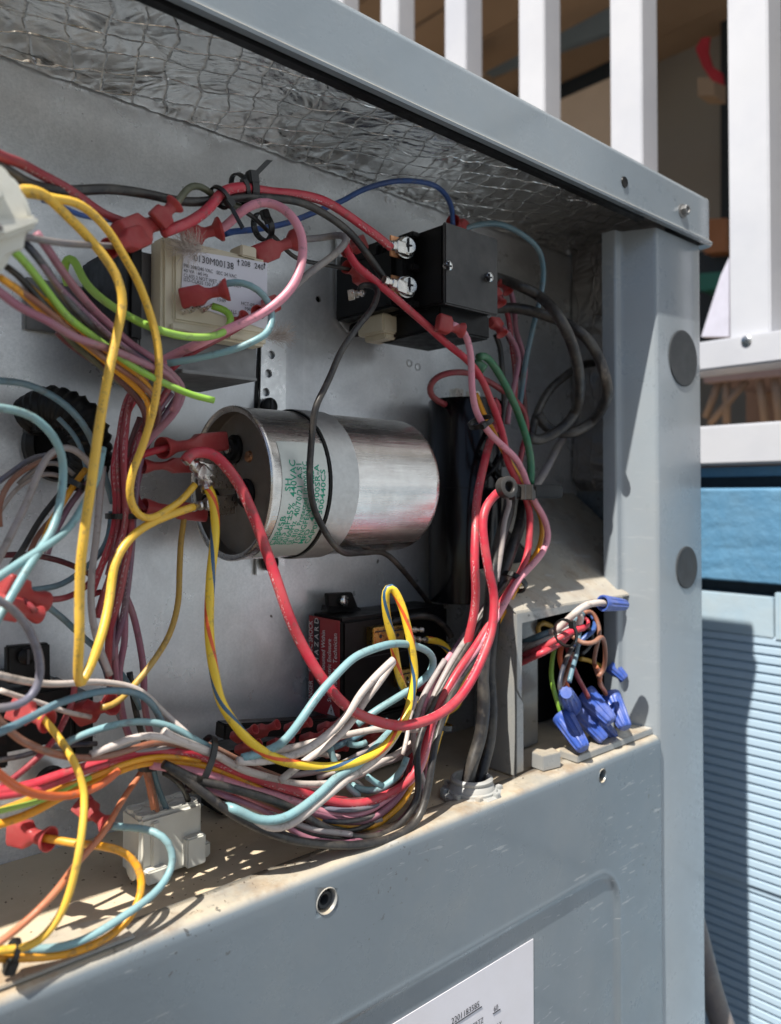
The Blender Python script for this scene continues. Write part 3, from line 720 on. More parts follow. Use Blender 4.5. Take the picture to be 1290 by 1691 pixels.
# ------ perforated strap holding the run capacitor
st = empty('perforated_strap', P(440, 760, 1), 'galvanised strap with a row of round holes running behind the silver capacitor', 'strap')
s_ = prism('strap', [P(433, 520, 2.2), P(473, 560, 2.2), P(470, 940, 2.2), P(424, 950, 2.2)], Vector((0, .0012, 0)), M['strap'], st)
cut(s_, [(P(u, v, 4), Vector((0, 1, 0)), .006, .0021) for u, v in ((452, 585), (447, 616), (443, 647))])
prism('strap_gap', [P(428, 560, .8), P(433, 560, .8), P(424, 700, .8), P(419, 700, .8)], Vector((0, .0006, 0)), M['black'], st)
def bolt(parent, u, v, d, rpx, m=None, name='screw', ax=Vector((0, -1, 0)), slot=True):
    c = P(u, v, d); r = rpx*depth(c)/FPX
    o = lathe(name, c, ax, [(-.0015, r*.9), (0, r), (r*.5, r), (r*.72, r*.75), (r*.78, r*.3)], m or M['black'], parent, 20)
    if slot:
        c2 = c+ax*(r*.78); bm = bmesh.new(); s = r*.13
        bm_box(bm, c2.x-s, c2.x+s, c2.y-r*.12, c2.y+r*.1, c2.z-r*.85, c2.z+r*.85); bm_obj('slot', bm, M['ink'], o)
    return o
bolt(st, 443, 671, 4, 14); bolt(st, 445, 929, 4, 14)
# ------ run capacitor (silver can lying along the wall)
CY, CR, CX0, CX1 = .285, .0317, .1685, .262
zc0 = P(378, 798, 40).z
cp = empty('run_capacitor', (CX0, CY, zc0-CR), 'large silver run capacitor lying on its side with green printed label', 'capacitor')
ax = Vector((1, 0, 0)); c0 = Vector((CX0, CY, zc0))
lathe('can', c0, ax, [(.0005, CR*.93), (0, CR*.985), (-.0006, CR*1.0), (0, CR*1.012), (.0012, CR*1.012), (.0022, CR), (CX1-CX0-.004, CR), (CX1-CX0-.0016, CR*.985), (CX1-CX0-.0004, CR*.95), (CX1-CX0, CR*.88)], M['can'], cp, 96, (False, True))
lathe('end_cap', c0, ax, [(.0005, CR*.94), (.0060, CR*.93), (.0066, CR*.90), (.0062, CR*.5), (.0058, .0001)], M['can_end'], cp, 64, (False, False))
def onend(u, v): return PX(u, v, CX0+.006)
tcl = [(412, 755), (352, 800), (414, 800)]
for (u, v) in ((388, 742), (352, 830), (408, 815)):
    q = onend(u, v); q = Vector((CX0+.0062, q.y, q.z))
    t_ = lathe('terminal_insulator', q, Vector((-1, 0, 0)), [(0, .0062), (.0012, .0062), (.0018, .005), (.0032, .0045), (.0033, .001)], M['black'], cp, 24)
    lathe('terminal_rivet', q, Vector((-1, 0, 0)), [(.003, .002), (.0042, .002), (.0046, .001)], M['tin'], t_, 12)
q = onend(411, 754); lathe('end_rivet', Vector((CX0+.0062, q.y, q.z)), Vector((-1, 0, 0)), [(0, .0026), (.001, .0022), (.0014, .001)], M['copper'], cp, 16)
# terminal blades standing out of the end
for (a, b) in (((333, 768, 56), (375, 770, 44)), ((350, 778, 58), (388, 778, 46)), ((352, 795, 58), (392, 797, 46)), ((330, 790, 56), (372, 796, 44)), ((345, 832, 56), (390, 826, 46)), ((352, 842, 56), (386, 838, 44))):
    A, B = P(*a), P(*b); bm = bmesh.new(); axx = (B-A)
    loft('terminal_blade', A, axx, Vector((0, 0, 1)), [(0, .0026, .0007, 1), (axx.length, .0026, .0007, 1)], M['tin'], cp)
# strap round the can
xs0 = P(548, 800, 72).x; xs1 = P(592, 800, 72).x
M['band'] = mat('capacitor_band', (.50, .50, .49), .45, .8, .15, 300, .2, 900, .0002)
lathe('band', Vector((xs0, CY, zc0)), ax, [(0, CR+.0002), (0, CR+.0010), (xs1-xs0, CR+.0010), (xs1-xs0, CR+.0002)], M['band'], cp, 96, (False, False))
lathe('band_edge', Vector((xs0-.0012, CY, zc0)), ax, [(0, CR+.0001), (.0002, CR+.0006), (.0012, CR+.0006)], M['black'], cp, 96, (False, False))
def capwrap(x, y, xo=0, so=0, rr=CR+.00022):
    an = (x+so)/CR; return Vector((xo-y, CY-rr*math.cos(an), zc0+rr*math.sin(an)))
# paper label wrapped round the can
lx0, lx1 = P(462, 800, 70).x, xs0-.0015
vs_, fs = [], []
for i in range(41):
    s = -.040+.057*i/40
    for x in (lx0, lx1): q = capwrap(s, 0, x, 0, CR+.00012); vs_.append(q)
for i in range(40): fs.append((2*i, 2*i+1, 2*i+3, 2*i+2))
M['canlabel'] = mat('silver_capacitor_label', (.58, .60, .56), .4, .35, .06, 80, 0, 1, 0, .1)
cl = mesh_pd('rating_label', vs_, fs, M['canlabel'], cp, smooth=True)
tl_ = [('CBB65B        SH', .0036, 0), ('30/5 \u00b5F\u00b15%  440VAC', .0042, 0), ('50/60Hz  40/70/21  A.S1', .0036, 0), ('UL 810  Protected 10,000AFC', .0034, 0), ('TONGFENG       ELEC', .0036, 0), ('MFD   440-300SR-A', .0036, 0), ('CAP050300440CS', .0034, 0)]
for i, (s, sz, _) in enumerate(tl_):
    xo = lx0+.0038+i*(lx1-lx0-.0045)/6.3
    text(cl, s, sz*.98, None, None, None, M['greenink'], 'LEFT', wrap=(lambda x, y, xo=xo: capwrap(x, y, xo, -.0285)), fit=(.030, .0375, .036, .037, .036, .036, .034)[i], bold=.00004)
# ------ start capacitor, upright black can
sp_ = P(768, 800, 25); SR = .0205
zt2, zb2 = P(768, 662, 25).z, P(768, 992, 25).z
sc_ = empty('start_capacitor', (sp_.x, sp_.y, zb2), 'tall black plastic start capacitor standing upright behind the red wires', 'capacitor')
M['gloss_black'], _nt, _b = new_mat('glossy_black_phenolic'); _b.inputs['Base Color'].default_value = (.004, .004, .005, 1); _b.inputs['Roughness'].default_value = .16; _b.inputs['Specular IOR Level'].default_value = .3
lathe('case', Vector((sp_.x, sp_.y, zb2)), ZD, [(0, SR*.9), (.0006, SR), (zt2-zb2-.001, SR), (zt2-zb2, SR*.97), (zt2-zb2, SR*.88), (zt2-zb2-.0015, SR*.86)], M['gloss_black'], sc_, 64)
lathe('seam_ring', Vector((sp_.x, sp_.y, zb2+(zt2-zb2)*.56)), ZD, [(0, SR+.0001), (.0003, SR+.0001)], M['black'], sc_, 64, (False, False))
for dx in (-.007, .007): box('terminal', sp_.x+dx-.003, sp_.x+dx+.003, sp_.y-.003, sp_.y+.003, zt2-.002, zt2+.006, M['tin'], sc_, .0004)
# black retaining straps crossing in front of it
tube('retaining_strap', [P(792, 745, 46), P(815, 775, 47), P(838, 802, 47)], .0012, M['black'], sc_, 6)
tube('retaining_strap', [P(838, 742, 46), P(815, 775, 48), P(792, 800, 46)], .0012, M['black'], sc_, 6)
# ------ contactor
yA = YB-.072; xA0, xA1 = P(731, 400, 72).x, P(816, 420, 72).x
zA1, zA0 = P(731, 370, 72).z, P(731, 503, 72).z
ct = empty('contactor', (xA0, yA, zA0), 'black contactor with a plain square cover plate and two large silver screw terminals', 'contactor')
BK = M['black']
box('cover', xA0, xA1, yA, yA+.060, zA0+.001, zA1, BK, ct, .0008)
box('cover_plate', xA0-.0006, xA1+.0006, yA-.0022, yA-.0001, zA0, zA1+.0006, M['blackgrey'], ct, .0007)
for (u, v) in ((740, 439), (807, 458)): 
    s = bolt(ct, u, v, 74.4, 8, M['screw'], 'cover_screw', slot=False)
    c = P(u, v, 76); r = .0009; bm = bmesh.new(); bm_box(bm, c.x-.0003, c.x+.0003, c.y-.0009, c.y+.001, c.z-.0018, c.z+.0018); bm_box(bm, c.x-.0018, c.x+.0018, c.y-.00085, c.y+.001, c.z-.0003, c.z+.0003); bm_obj('cross_slot', bm, M['ink'], s)
yB = YB-.048; xB0 = .2520
box('terminal_block', xB0, xA0-.001, yB, YB-.004, zA0+.002, zA1-.008, BK, ct, .001)
box('upper_shoulder', xB0+.002, xA0-.001, yB+.012, YB-.004, zA1-.009, zA1+.000, BK, ct, .002)
for v0, v1 in ((383, 393), (436, 447), (497, 507)):
    q = P(680, v0, 56); q2 = P(680, v1, 56); box('barrier', xB0+.004, xA0-.0008, yB-.010, yB+.001, q2.z, q.z, BK, ct, .0006)
box('arc_wall', xA0-.008, xA0-.0004, yB-.006, yB+.006, zA0+.004, zA1-.003, BK, ct, .0006)
for (v, u) in ((410, 668), (475, 670)):
    c = P(u, v, 54); 
    box('terminal_plate', c.x-.008, c.x+.005, c.y+.001, c.y+.002, c.z-.005, c.z+.005, M['copper'], ct, .0003)
    s = lathe('terminal_screw', c, Vector((-.25, -1, .1)), [(0, .0052), (.0008, .0053), (.0010, .0045), (.0014, .0048), (.0034, .0046), (.0040, .0038), (.0037, .0012)], M['screw'], ct, 24)
    a_ = Vector((-.25, -1, .1)).normalized(); c2 = c+a_*.0040
    bm = bmesh.new(); bm_box(bm, c2.x-.0004, c2.x+.0004, c2.y-.0003, c2.y+.001, c2.z-.0034, c2.z+.0034); bm_box(bm, c2.x-.0034, c2.x+.0034, c2.y-.00035, c2.y+.001, c2.z-.0004, c2.z+.0004); bm_obj('cross_slot', bm, M['ink'], s)
# mounting plate of the contactor with slots
mp_ = prism('mounting_plate', [P(556, 380, 3), P(700, 360, 3), P(820, 420, 3), P(700, 575, 3), P(640, 560, 3), P(575, 548, 3), P(558, 525, 3)], Vector((0, .0012, 0)), M['galv'], ct)
bolt(ct, 587, 545, 4, 12, M['black'], 'mounting_screw')
box('coil_frame', .2570, .2720, yB+.012, YB-.016, zA0-.0075, zA0+.002, M['cream'], ct, .0008)
box('coil_foot', .2600, .2700, yB+.014, YB-.018, zA0-.0100, zA0-.0070, M['cream'], ct, .0006)
for (u, v) in ((630, 556), (672, 560), (612, 553)): q = P(u, v, 3.4); box('slot', q.x-.0011, q.x+.0011, q.y-.0002, q.y, q.z-.0016, q.z+.0018, M['ink'], ct)
box('side_terminals', xA1+.001, xA1+.008, yA+.012, yA+.050, zA0-.002, zA1-.022, BK, ct, .001)
box('lower_step', xA0+.004, xA1+.004, yA+.006, yA+.050, zA0-.010, zA0+.002, BK, ct, .001)
# ------ relay box with the red warning label
xr0, yr0 = P(564, 1024, 29).x, YB-.029
zr1, zr0 = P(564, 1023, 29).z, P(564, 1192, 29).z
xr1 = P(742, 1000, 29).x
rb = empty('start_relay', (xr0, yr0, zr0), 'black plastic start relay box with a red and black shock hazard label', 'relay')
box('case', xr0, xr1, yr0, YB-.002, zr0, zr1, M['black'], rb, .0022, 3)
box('lid_seam', xr0-.0002, xr1+.0002, yr0-.0002, YB-.004, (zr0+zr1)/2+.004, (zr0+zr1)/2+.0044, M['ink'], rb)
prism('mounting_ear', [P(543, 1006, 10), P(541, 980, 10), P(582, 978, 10), P(593, 1006, 10)], Vector((0, .003, 0)), BK, rb, .0004)
prism('ear_web', [P(541, 1010, 14), P(543, 1000, 10), P(595, 1003, 10), P(600, 1012, 14)], Vector((0, .006, 0)), BK, rb, .0004)
bolt(rb, 567, 992, 11, 9, M['screw'], 'ear_screw')
wl = box('warning_label', xr0-.0004, xr0-.0001, yr0+.0012, YB-.0035, zr0+.001, zr1-.0008, M['redlabel'], rb)
bb = box('hazard_band', xr0-.0006, xr0-.00045, yr0+.0165, yr0+.0215, zr0+.006, zr1-.002, M['ink'], rb)
def wt(s, dy, z, size, sx=.9): text(wl, s, size, Vector((xr0-.0007, yr0+dy, z)), ZD, YD, M['whiteink'], sx=sx, bold=.00003)
wt('DANGER     ELECTRIC SHOCK', .0220, zr0+.003, .0048, .66); wt('H A Z A R D', .0172, zr0+.025, .0046)
wt('Must Be Mounted Within', .0118, zr0+.010, .0042, .74); wt('Suitable Electric Enclosure', .0070, zr0+.008, .0042, .68); wt('Trained   Technician', .0024, zr0+.014, .0042, .8)
prism('shock_triangle', [Vector((xr0-.0008, yr0+.004, zr0+.002)), Vector((xr0-.0008, yr0+.010, zr0+.002)), Vector((xr0-.0008, yr0+.007, zr0+.0072))], Vector((.0001, 0, 0)), M['whiteink'], wl)
prism('shock_bolt', [Vector((xr0-.0009, yr0+.0066, zr0+.0026)), Vector((xr0-.0009, yr0+.0074, zr0+.0042)), Vector((xr0-.0009, yr0+.0068, zr0+.0041)), Vector((xr0-.0009, yr0+.0073, zr0+.0060)), Vector((xr0-.0009, yr0+.0062, zr0+.0040)), Vector((xr0-.0009, yr0+.0068, zr0+.0040))], Vector((.0001, 0, 0)), M['ink'], wl)
def brass(u, v, n=2):
    c = P(u, v, 30); b_ = box('brass_terminal', c.x-.0048, c.x+.0048, c.y-.004, c.y+.002, c.z-.0045, c.z+.0045, M['brass'], rb, .0004)
    box('terminal_slot', c.x-.0034, c.x+.0034, c.y-.0043, c.y-.0040, c.z+.0022, c.z+.0028, M['ink'], b_)
    lathe('terminal_hole', Vector((c.x, c.y-.004, c.z)), Vector((0, -1, 0)), [(0, .0010), (.0002, .0009), (.0001, .0001)], M['ink'], b_, 12)
brass(620, 1049); brass(648, 1047); brass(664, 1118)
for (a, b) in (((700, 1040, 40), (664, 1040, 31)), ((706, 1057, 44), (672, 1055, 33)), ((690, 1136, 46), (664, 1128, 31))): bare(rb, a, b, 14, 'push_on_terminal', M['tin'])
q = P(667, 990, 30)
# ------ fuse block low on the back with red connectors
fb = empty('terminal_board', P(500, 1230, 30), 'low black terminal board half hidden behind the pale wires, covered in red connectors', 'terminal board')
box('board', P(365, 1200, 22).x, P(700, 1190, 22).x, YB-.022, YB-.004, ZF+.001, ZF+.028, BK, fb, .001)
prism('board_cover', [P(370, 1222, 30), P(372, 1196, 30), P(640, 1182, 30), P(640, 1205, 30)], Vector((0, .008, 0)), BK, fb, .0006)
for i, (u, v, du, dv) in enumerate(((392, 1208, 30, 22), (425, 1200, 34, 24), (452, 1222, 30, 26), (480, 1196, 32, 22), (505, 1215, 34, 20), (535, 1196, 30, 22), (560, 1218, 30, 18), (590, 1190, 30, 22), (612, 1210, 26, 22), (540, 1236, 32, 14), (400, 1232, 28, 18))):
    spade(fb, (u+du, v-4, 50), (u-6, v+dv*.5, 40), 22)
# black lower left block
x0 = P(-60, 1150, 45).x
lb2 = empty('left_terminal_block', P(60, 1280, 40), 'black relay block at the lower left edge with a square screw ear on top', 'relay')
box('case', P(-80, 1150, 46).x, P(120, 1150, 46).x, YB-.046, YB-.002, P(60, 1235, 46).z, P(60, 1138, 46).z, BK, lb2, .0015)
box('lower_case', P(120, 1170, 38).x, P(156, 1170, 38).x, YB-.038, YB-.002, P(60, 1290, 46).z, P(60, 1160, 38).z, BK, lb2, .0012)
prism('screw_ear', [P(12, 1130, 40), P(12, 1068, 40), P(83, 1062, 40), P(84, 1130, 40)], Vector((0, .004, 0)), BK, lb2, .0006)
bolt(lb2, 43, 1083, 40.5, 14, M['black'], 'ear_screw')
prism('side_clip', [P(-5, 1215, 50), P(12, 1213, 50), P(14, 1268, 50), P(-5, 1270, 50)], Vector((0, .008, 0)), BK, lb2, .0006)
prism('grey_rail', [P(0, 1240, 30), P(150, 1215, 30), P(150, 1300, 30), P(0, 1330, 30)], Vector((0, .002, 0)), M['galv'], lb2, .0003)
c = P(83, 1290, 35); lathe('round_grommet', c, Vector((0, -1, 0)), [(0, .0055), (.004, .0055), (.005, .0045), (.003, .003), (.001, .0028)], BK, lb2, 24)
# ------ black corrugated grommet on the back panel
gr = empty('rubber_grommet', P(105, 740, 5), 'black corrugated rubber grommet on the back panel behind the teal wires', 'grommet')
path = smooth_pts([P(50, 690, 12), P(80, 672, 20), P(115, 680, 26), P(140, 700, 28), P(150, 740, 28), P(140, 790, 20)], .0008)
tube('ribbed_boot', path, .0075, BK, gr, 20, rfun=lambda t: 1+.10*math.sin(t*110))
c = P(100, 735, 2); lathe('panel_grommet', c, Vector((0, -1, 0)), [(0, .015), (.003, .0145), (.005, .012), (.003, .0105), (-.001, .010)], BK, gr, 36)
box('boot_clip', P(60, 700, 24).x, P(78, 700, 24).x, YB-.024, YB-.008, P(60, 712, 24).z, P(60, 690, 24).z, BK, gr, .0006)
# ------ nylon connector, lower left
def nylon():
    X0, X1 = P(232, 1370, 54).x, P(334, 1370, 54).x; y1, y0 = YB-.038, YB-.054
    zb, z1 = ZF+.0005, P(280, 1340, 54).z
    n = empty('nylon_connector', (X0, y0, zb), 'white nylon multi-pin wire connector standing on the dusty tray', 'connector')
    b = box('housing', X0, X1, y0, y1, zb, z1, M['white_nylon'], n, .0012, 3)
    cut(b, [])
    for i in range(4):
        xx = X0+(i+.5)*(X1-X0)/4
        for yy in (y0+.0042, y0+.0115):
            lathe('pin_sleeve', Vector((xx, yy, z1-.001)), ZD, [(0, .0029), (.0014, .0029), (.0014, .0022), (.0008, .0020), (.0012, .0001)], M['white_nylon'], n, 20)
    box('key_rib', X0+.004, X0+.007, y0-.0012, y0+.001, zb, z1-.002, M['white_nylon'], n, .0005)
    box('latch', X0+.0165, X0+.0245, y0-.0035, y0+.001, zb+.001, zb+.012, M['white_nylon'], n, .0006)
    box('foot', X1-.001, X1+.005, y0+.002, y0+.010, zb, zb+.006, M['white_nylon'], n, .0008)
    lathe('ear', Vector((X1, y0+.012, zb+.007)), XD, [(0, .0055), (.0022, .0055), (.0026, .0045)], M['white_nylon'], n, 24)
    lathe('ear', Vector((X0, y0+.004, zb+.0045)), Vector((-1, 0, 0)), [(0, .0042), (.0016, .0042), (.0020, .0034)], M['white_nylon'], n, 24)
    box('foot', X0+.001, X0+.009, y0-.004, y0+.001, zb, zb+.005, M['white_nylon'], n, .0006)
    return n
nylon()
# big blurred connector, upper left edge, near the camera
bc = empty('large_nylon_plug', P(0, 400, 104), 'large cream nylon plug cut off by the upper left edge of the picture', 'connector')
prism('housing', [P(u, v, 112) for u, v in ((-60, 262), (-5, 262), (22, 285), (42, 312), (60, 365), (52, 385), (30, 400), (22, 425), (-8, 462), (-60, 470))], Vector((.0, .020, 0)), M['white_nylon'], bc, .0016)
prism('collar', [P(u, v, 115) for u, v in ((-60, 372), (8, 368), (64, 352), (66, 372), (10, 392), (-60, 398))], Vector((0, .02, 0)), M['white_nylon'], bc, .001)
prism('latch', [P(u, v, 116) for u, v in ((-40, 290), (4, 296), (12, 330), (-40, 336))], Vector((0, .006, 0)), M['white_nylon'], bc, .001)
# ------ conduit fitting on the tray with its ring
cf = PZ(779, 1296, ZF+.004)
cfy = cf.y
ft = empty('conduit_fitting', (cf.x, cfy, ZF), 'grey threaded conduit fitting on the tray where two black cables go down', 'fitting')
lathe('collar', Vector((cf.x, cfy, ZF-.001)), ZD, [(0, .0118), (.0036, .0118), (.0040, .0108), (.0058, .0102), (.0066, .0094), (.0074, .0100), (.0082, .0100), (.0092, .0090), (.0088, .0076), (.004, .0074)], M['grey_pvc'], ft, 48, (False, False))
lathe('lock_nut', Vector((cf.x, cfy, ZF-.001)), ZD, [(0, .0150), (.0022, .0150), (.0026, .0140), (.0026, .011)], M['grey_pvc'], ft, 10, (False, False), smooth=False)
lathe('fitting_hole', Vector((cf.x, cfy, ZF-.001)), ZD, [(.005, .0075), (.0051, .0001)], M['black'], ft, 24, (False, False))
for k in range(8):
    an = k*math.pi/4+.2; d_ = Vector((math.cos(an), math.sin(an), 0)); c = Vector((cf.x, cfy, ZF))+d_*.0132
    box('nut_tooth', c.x-.0014, c.x+.0014, c.y-.0014, c.y+.0014, ZF+.0005, ZF+.0032, M['grey_pvc'], ft, .0003)
# ================================================================== wires
WG = 'insulated wires in the control compartment'
def parse(s): return [tuple(float(t) for t in q.split(',')) for q in s.split()]
def W(c, wpx, ds, s, label, name=None, group=WG, n=12, step=.0022, mat_=None, cat='wire'):
    pts = parse(s)
    if isinstance(ds, (int, float)): ds = [ds, ds]
    L = [0]
    for a, b in zip(pts, pts[1:]): L.append(L[-1]+math.hypot(b[0]-a[0], b[1]-a[1]))
    out = []
    for (p, l) in zip(pts, L):
        t = l/L[-1]*(len(ds)-1); i = min(int(t), len(ds)-2); f = t-i; f = f*f*(3-2*f)
        d = ds[i]*(1-f)+ds[i+1]*f
        out.append(P(p[0], p[1], p[2] if len(p) > 2 else d))
    zm = sum(depth(q) for q in out)/len(out); ua = sum(p[0] for p in pts)/len(pts); r = wpx*.5*zm/FPX*.93/(1+.9*((ua-U0)/FPX)**2)
    nm = name or {'dred': 'dark_red_wire', 'oyellow': 'ochre_wire', 'dgreen': 'green_ground_wire', 'dteal': 'slate_teal_wire', 'lgrey': 'light_grey_wire', 'bgrey': 'dusty_black_wire', 'obrown': 'orange_brown_wire', 'orred': 'orange_red_wire', 'stripe': 'striped_yellow_wire'}.get(c, c+'_wire')
    pth = smooth_pts(out, step)
    # tiny natural waviness
    sd = random.random()*50
    pth = [q+Vector((0, noise.noise(q*35+Vector((sd, 0, 0))), noise.noise(q*35+Vector((0, sd, 7)))))*.0009*min(1, i/8, (len(pth)-1-i)/8) for i, q in enumerate(pth)]
    o = tube(nm, pth, r, WM[c], None, n)
    return tag(o, label, cat, group)
# ---- upper left
w1 = W('dred', 21, [96, 80, 70], '-30,238 0,259 31,268 70,288 108,307 140,330 174,355 215,370', 'thick dark red wire entering at the top left edge above the black one')
spade(w1, (272, 362, 70), (200, 392, 76), 50, flare=.8)
w2 = W('red', 18, [74, 72, 66, 64, 62], '270,384 290,376 317,365 348,343 361,324 376,315 401,309 420,311 451,315 488,320 535,334 581,358 612,380 645,408', 'thick red wire arching under the cable ties to the upper contactor screw')
bare(w2, (636, 402, 62), (668, 410, 62), 22, 'ring_terminal')
w3 = W('black', 17, [92, 76, 70, 66, 58], '-20,262 25,290 46,302 108,317 186,316 248,322 290,331 330,334 380,329 426,325 488,333 535,354 575,383 606,420 642,470', 'thick black wire running from the left edge to the lower contactor screw')
bare(w3, (634, 462, 62), (670, 476, 62), 22, 'ring_terminal')
w = W('olive', 13, [78, 70, 62], '285,345 298,328 310,312 322,306 341,314 352,326 372,334 400,342', 'short olive grey wire curling up out of the big red connector beside black wire')
spade(w, (290, 336, 78), (258, 366, 76), 36, flare=1.2)
w = W('black', 8, [56, 48, 50], '380,338 414,355 457,393 488,424 535,436 582,446', 'thin black wire slanting down behind the pink loop to the left side of contactor')
spade(w, (573, 440, 50), (604, 462, 46), 30)
w = W('grey', 15, [118, 100, 84], '-30,366 0,377 46,389 108,401 155,406 192,407', 'grey wire from the left edge pushed into a red connector by the transformer')
spade(w, (180, 410, 84), (238, 388, 74), 38, flare=1.1)
wA = W('yellow', 19, [96, 90, 88, 90, 92, 88, 78, 70, 62], '15,322 40,311 60,317 78,324 102,348 133,376 158,404 183,438 198,469 202,503 195,538 186,581 174,643 161,724 151,798 141,873 134,935 132,1000 131,1060 128,1110 131,1134 138,1122 150,1100 161,1070 172,1034 182,984 188,935 206,898 236,870 273,853 320,837', 'long yellow wire hanging in a narrow V from the top left to the capacitor')
bare(wA, (314, 839, 62), (360, 828, 54), 22)
wB = W('yellow', 16, [94, 88, 84, 74, 60], '35,318 70,322 90,328 124,333 155,355 180,383 205,426 229,469 248,519 260,562 263,606 258,655 250,694 236,739 218,784 214,818 223,843 248,857 285,838 303,824 322,800', 'yellow wire bending in a J left of the capacitor and ending behind its terminals')
w = W('oyellow', 12, [46, 50, 56, 62, 66], '305,850 298,898 295,947 293,997 279,1048 251,1095 223,1131 201,1154 184,1166 168,1168', 'ochre wire dropping from behind the capacitor to a red flared connector')
spade(w, (186, 1162, 64), (125, 1182, 50), 38, flare=1.25)
# stripes
ws = W('stripe', 15, [62, 70, 76, 84, 86, 84, 76, 62, 42], '343,805 352,822 355,850 354,892 349,944 346,1006 346,1062 354,1117 365,1160 385,1191 412,1224 447,1249 489,1263 544,1267 590,1257 629,1238 656,1210 675,1175 683,1135 685,1107 677,1057 666,1010 655,984 645,969 636,979 638,1018 649,1063 658,1107 669,1143 685,1163 708,1174 733,1177 755,1163 761,1141 752,1102 741,1074 725,1060 705,1056', 'yellow wire with red and blue spiral stripes sweeping from the capacitor to the relay')
bare(ws, (342, 812, 62), (338, 768, 56), 30)
w9 = W('red', 18, [64, 72, 80, 86, 88, 84, 78], '306,762 312,752 326,746 350,748 374,770 395,800 413,840 430,883 451,940 462,973 476,1013 496,1057 524,1107 552,1146 580,1172 613,1188 649,1197 686,1194 719,1183 755,1158 780,1124 800,1078 813,1039 817,990 809,950 803,915 798,872 799,850 808,828 830,806 848,800', 'bright red wire making the big U below the silver capacitor')
bare(w9, (306, 755, 64), (345, 790, 58), 28)
w10 = W('red', 15, [58, 66, 74, 72, 70], '570,400 574,415 586,436 637,478 695,529 734,564 773,595 796,626 811,660 823,690 832,723 837,760 849,786 860,805 872,830 875,850 874,875 872,910 863,941 848,965 825,1000 790,1060 755,1110 728,1160 712,1200 700,1240 684,1276 660,1300 629,1316 590,1329 544,1325 497,1309 435,1290 381,1270 338,1251 311,1243 280,1241 250,1240 209,1246 167,1260 126,1274 84,1288 53,1299 20,1305 -20,1312', 'red wire slanting from contactor through the clamp and along the lower harness')
spade(w10, (572, 415, 58), (600, 400, 48), 26)
w11 = W('red', 15, [44, 62, 74, 70, 46], '815,660 823,672 818,709 806,743 795,786 788,829 785,872 783,930 784,996 778,1038 769,1079 761,1107 741,1127 716,1133 691,1135', 'red wire running straight down in front of the black start capacitor to the relay')
w = W('dred', 11, [30, 40, 46, 48], '735,668 720,660 710,648 710,634 722,622 746,615 775,617 803,629 826,642 852,663 866,683 869,715 863,738 858,765', 'dark red wire looping above the black start capacitor')
w13 = W('pink', 13, [70, 71, 74, 72, 70], '745,536 757,540 768,552 776,580 778,609 780,643 788,680 807,712 829,735 852,758 865,780 872,800 884,829 898,854 906,884 898,910 881,932 860,955 830,1000 795,1062 760,1110 735,1150 718,1190 705,1235 690,1275 660,1300 617,1333 571,1348 520,1336 454,1313 396,1296 338,1278 285,1268 250,1262', 'pink wire from under the contactor down through the clamp into the harness')
spade(w13, (764, 546, 71), (722, 532, 67), 30, flare=1.1)
w = W('orange', 11, [60, 68, 74, 70, 68], '786,650 798,680 812,706 832,745 849,772 864,798 878,827 892,852 894,887 886,915 863,950 835,1005 800,1070 766,1120 738,1165 716,1215 700,1262 683,1292 668,1323 637,1352 613,1366 571,1366 520,1351 474,1328 396,1285 338,1263 300,1256 279,1254 237,1258 195,1272 153,1294 109,1313 53,1344 0,1362 -30,1370', 'golden orange wire running through the clamp and along the whole lower harness')
w = W('dgreen', 14, [56, 62, 66], '790,590 800,586 812,598 832,629 849,666 861,698 872,732 877,766 876,800', 'dark green ground wire arching down to the clamp right of start capacitor')
w = W('dgreen', 22, [52, 56], '784,598 792,606 800,612', 'thick dark green end piece of the ground wire above the start capacitor', name='green_sleeve', cat='sleeve')
w = W('dteal', 10, [40, 50, 52, 46, 40], '761,380 788,372 827,371 866,389 889,412 897,447 893,490 881,533 869,587 862,640 856,690', 'slate teal wire arching over the right side of the contactor')
w = W('blue', 10, [40, 30, 30, 40, 44], '372,386 383,383 426,379 472,369 519,352 565,331 598,314 649,300 695,300 726,312 745,339 748,372', 'blue wire arching from the transformer up and over to the contactor')
spade(w, (748, 366, 44), (770, 384, 36), 30)
w = W('blue', 11, [84, 70], '70,330 93,336 118,348 150,358 200,366', 'short blue wire showing behind the yellow pair at upper left')
# ---- thick black loops, right of the contactor
w = W('bgrey', 20, [40, 60, 84, 80, 60, 50], '806,455 835,463 862,476 889,490 920,521 943,564 955,610 958,650 951,680 935,702 918,715 892,726 872,722', 'thick black cable looping from contactor, nearer of the two loops', name='black_cable', cat='cable')
w = W('bgrey', 20, [40, 56, 80, 84, 60, 44], '800,509 835,509 869,511 920,529 959,552 986,583 1001,626 1001,660 978,694 943,714 915,712 897,700 888,684', 'thick black cable making the wider outer loop by the corner post', name='black_cable', cat='cable')
w = W('bgrey', 15, [44, 40, 34], '876,727 882,700 895,666 915,637 944,614 975,600 1010,596', 'dusty black cable leading from the loops back towards the side wall', name='black_cable', cat='cable')
w = W('grey', 15, [30, 46, 56], '945,700 915,749 895,784 878,812', 'grey sleeve slanting down towards the clamp', name='grey_sleeve', cat='sleeve')
w = W('bgrey', 12, [12, 14], '1012,640 990,625 975,600 985,580 1015,575', 'black cable end curled against the dark side wall', name='black_cable', cat='cable')
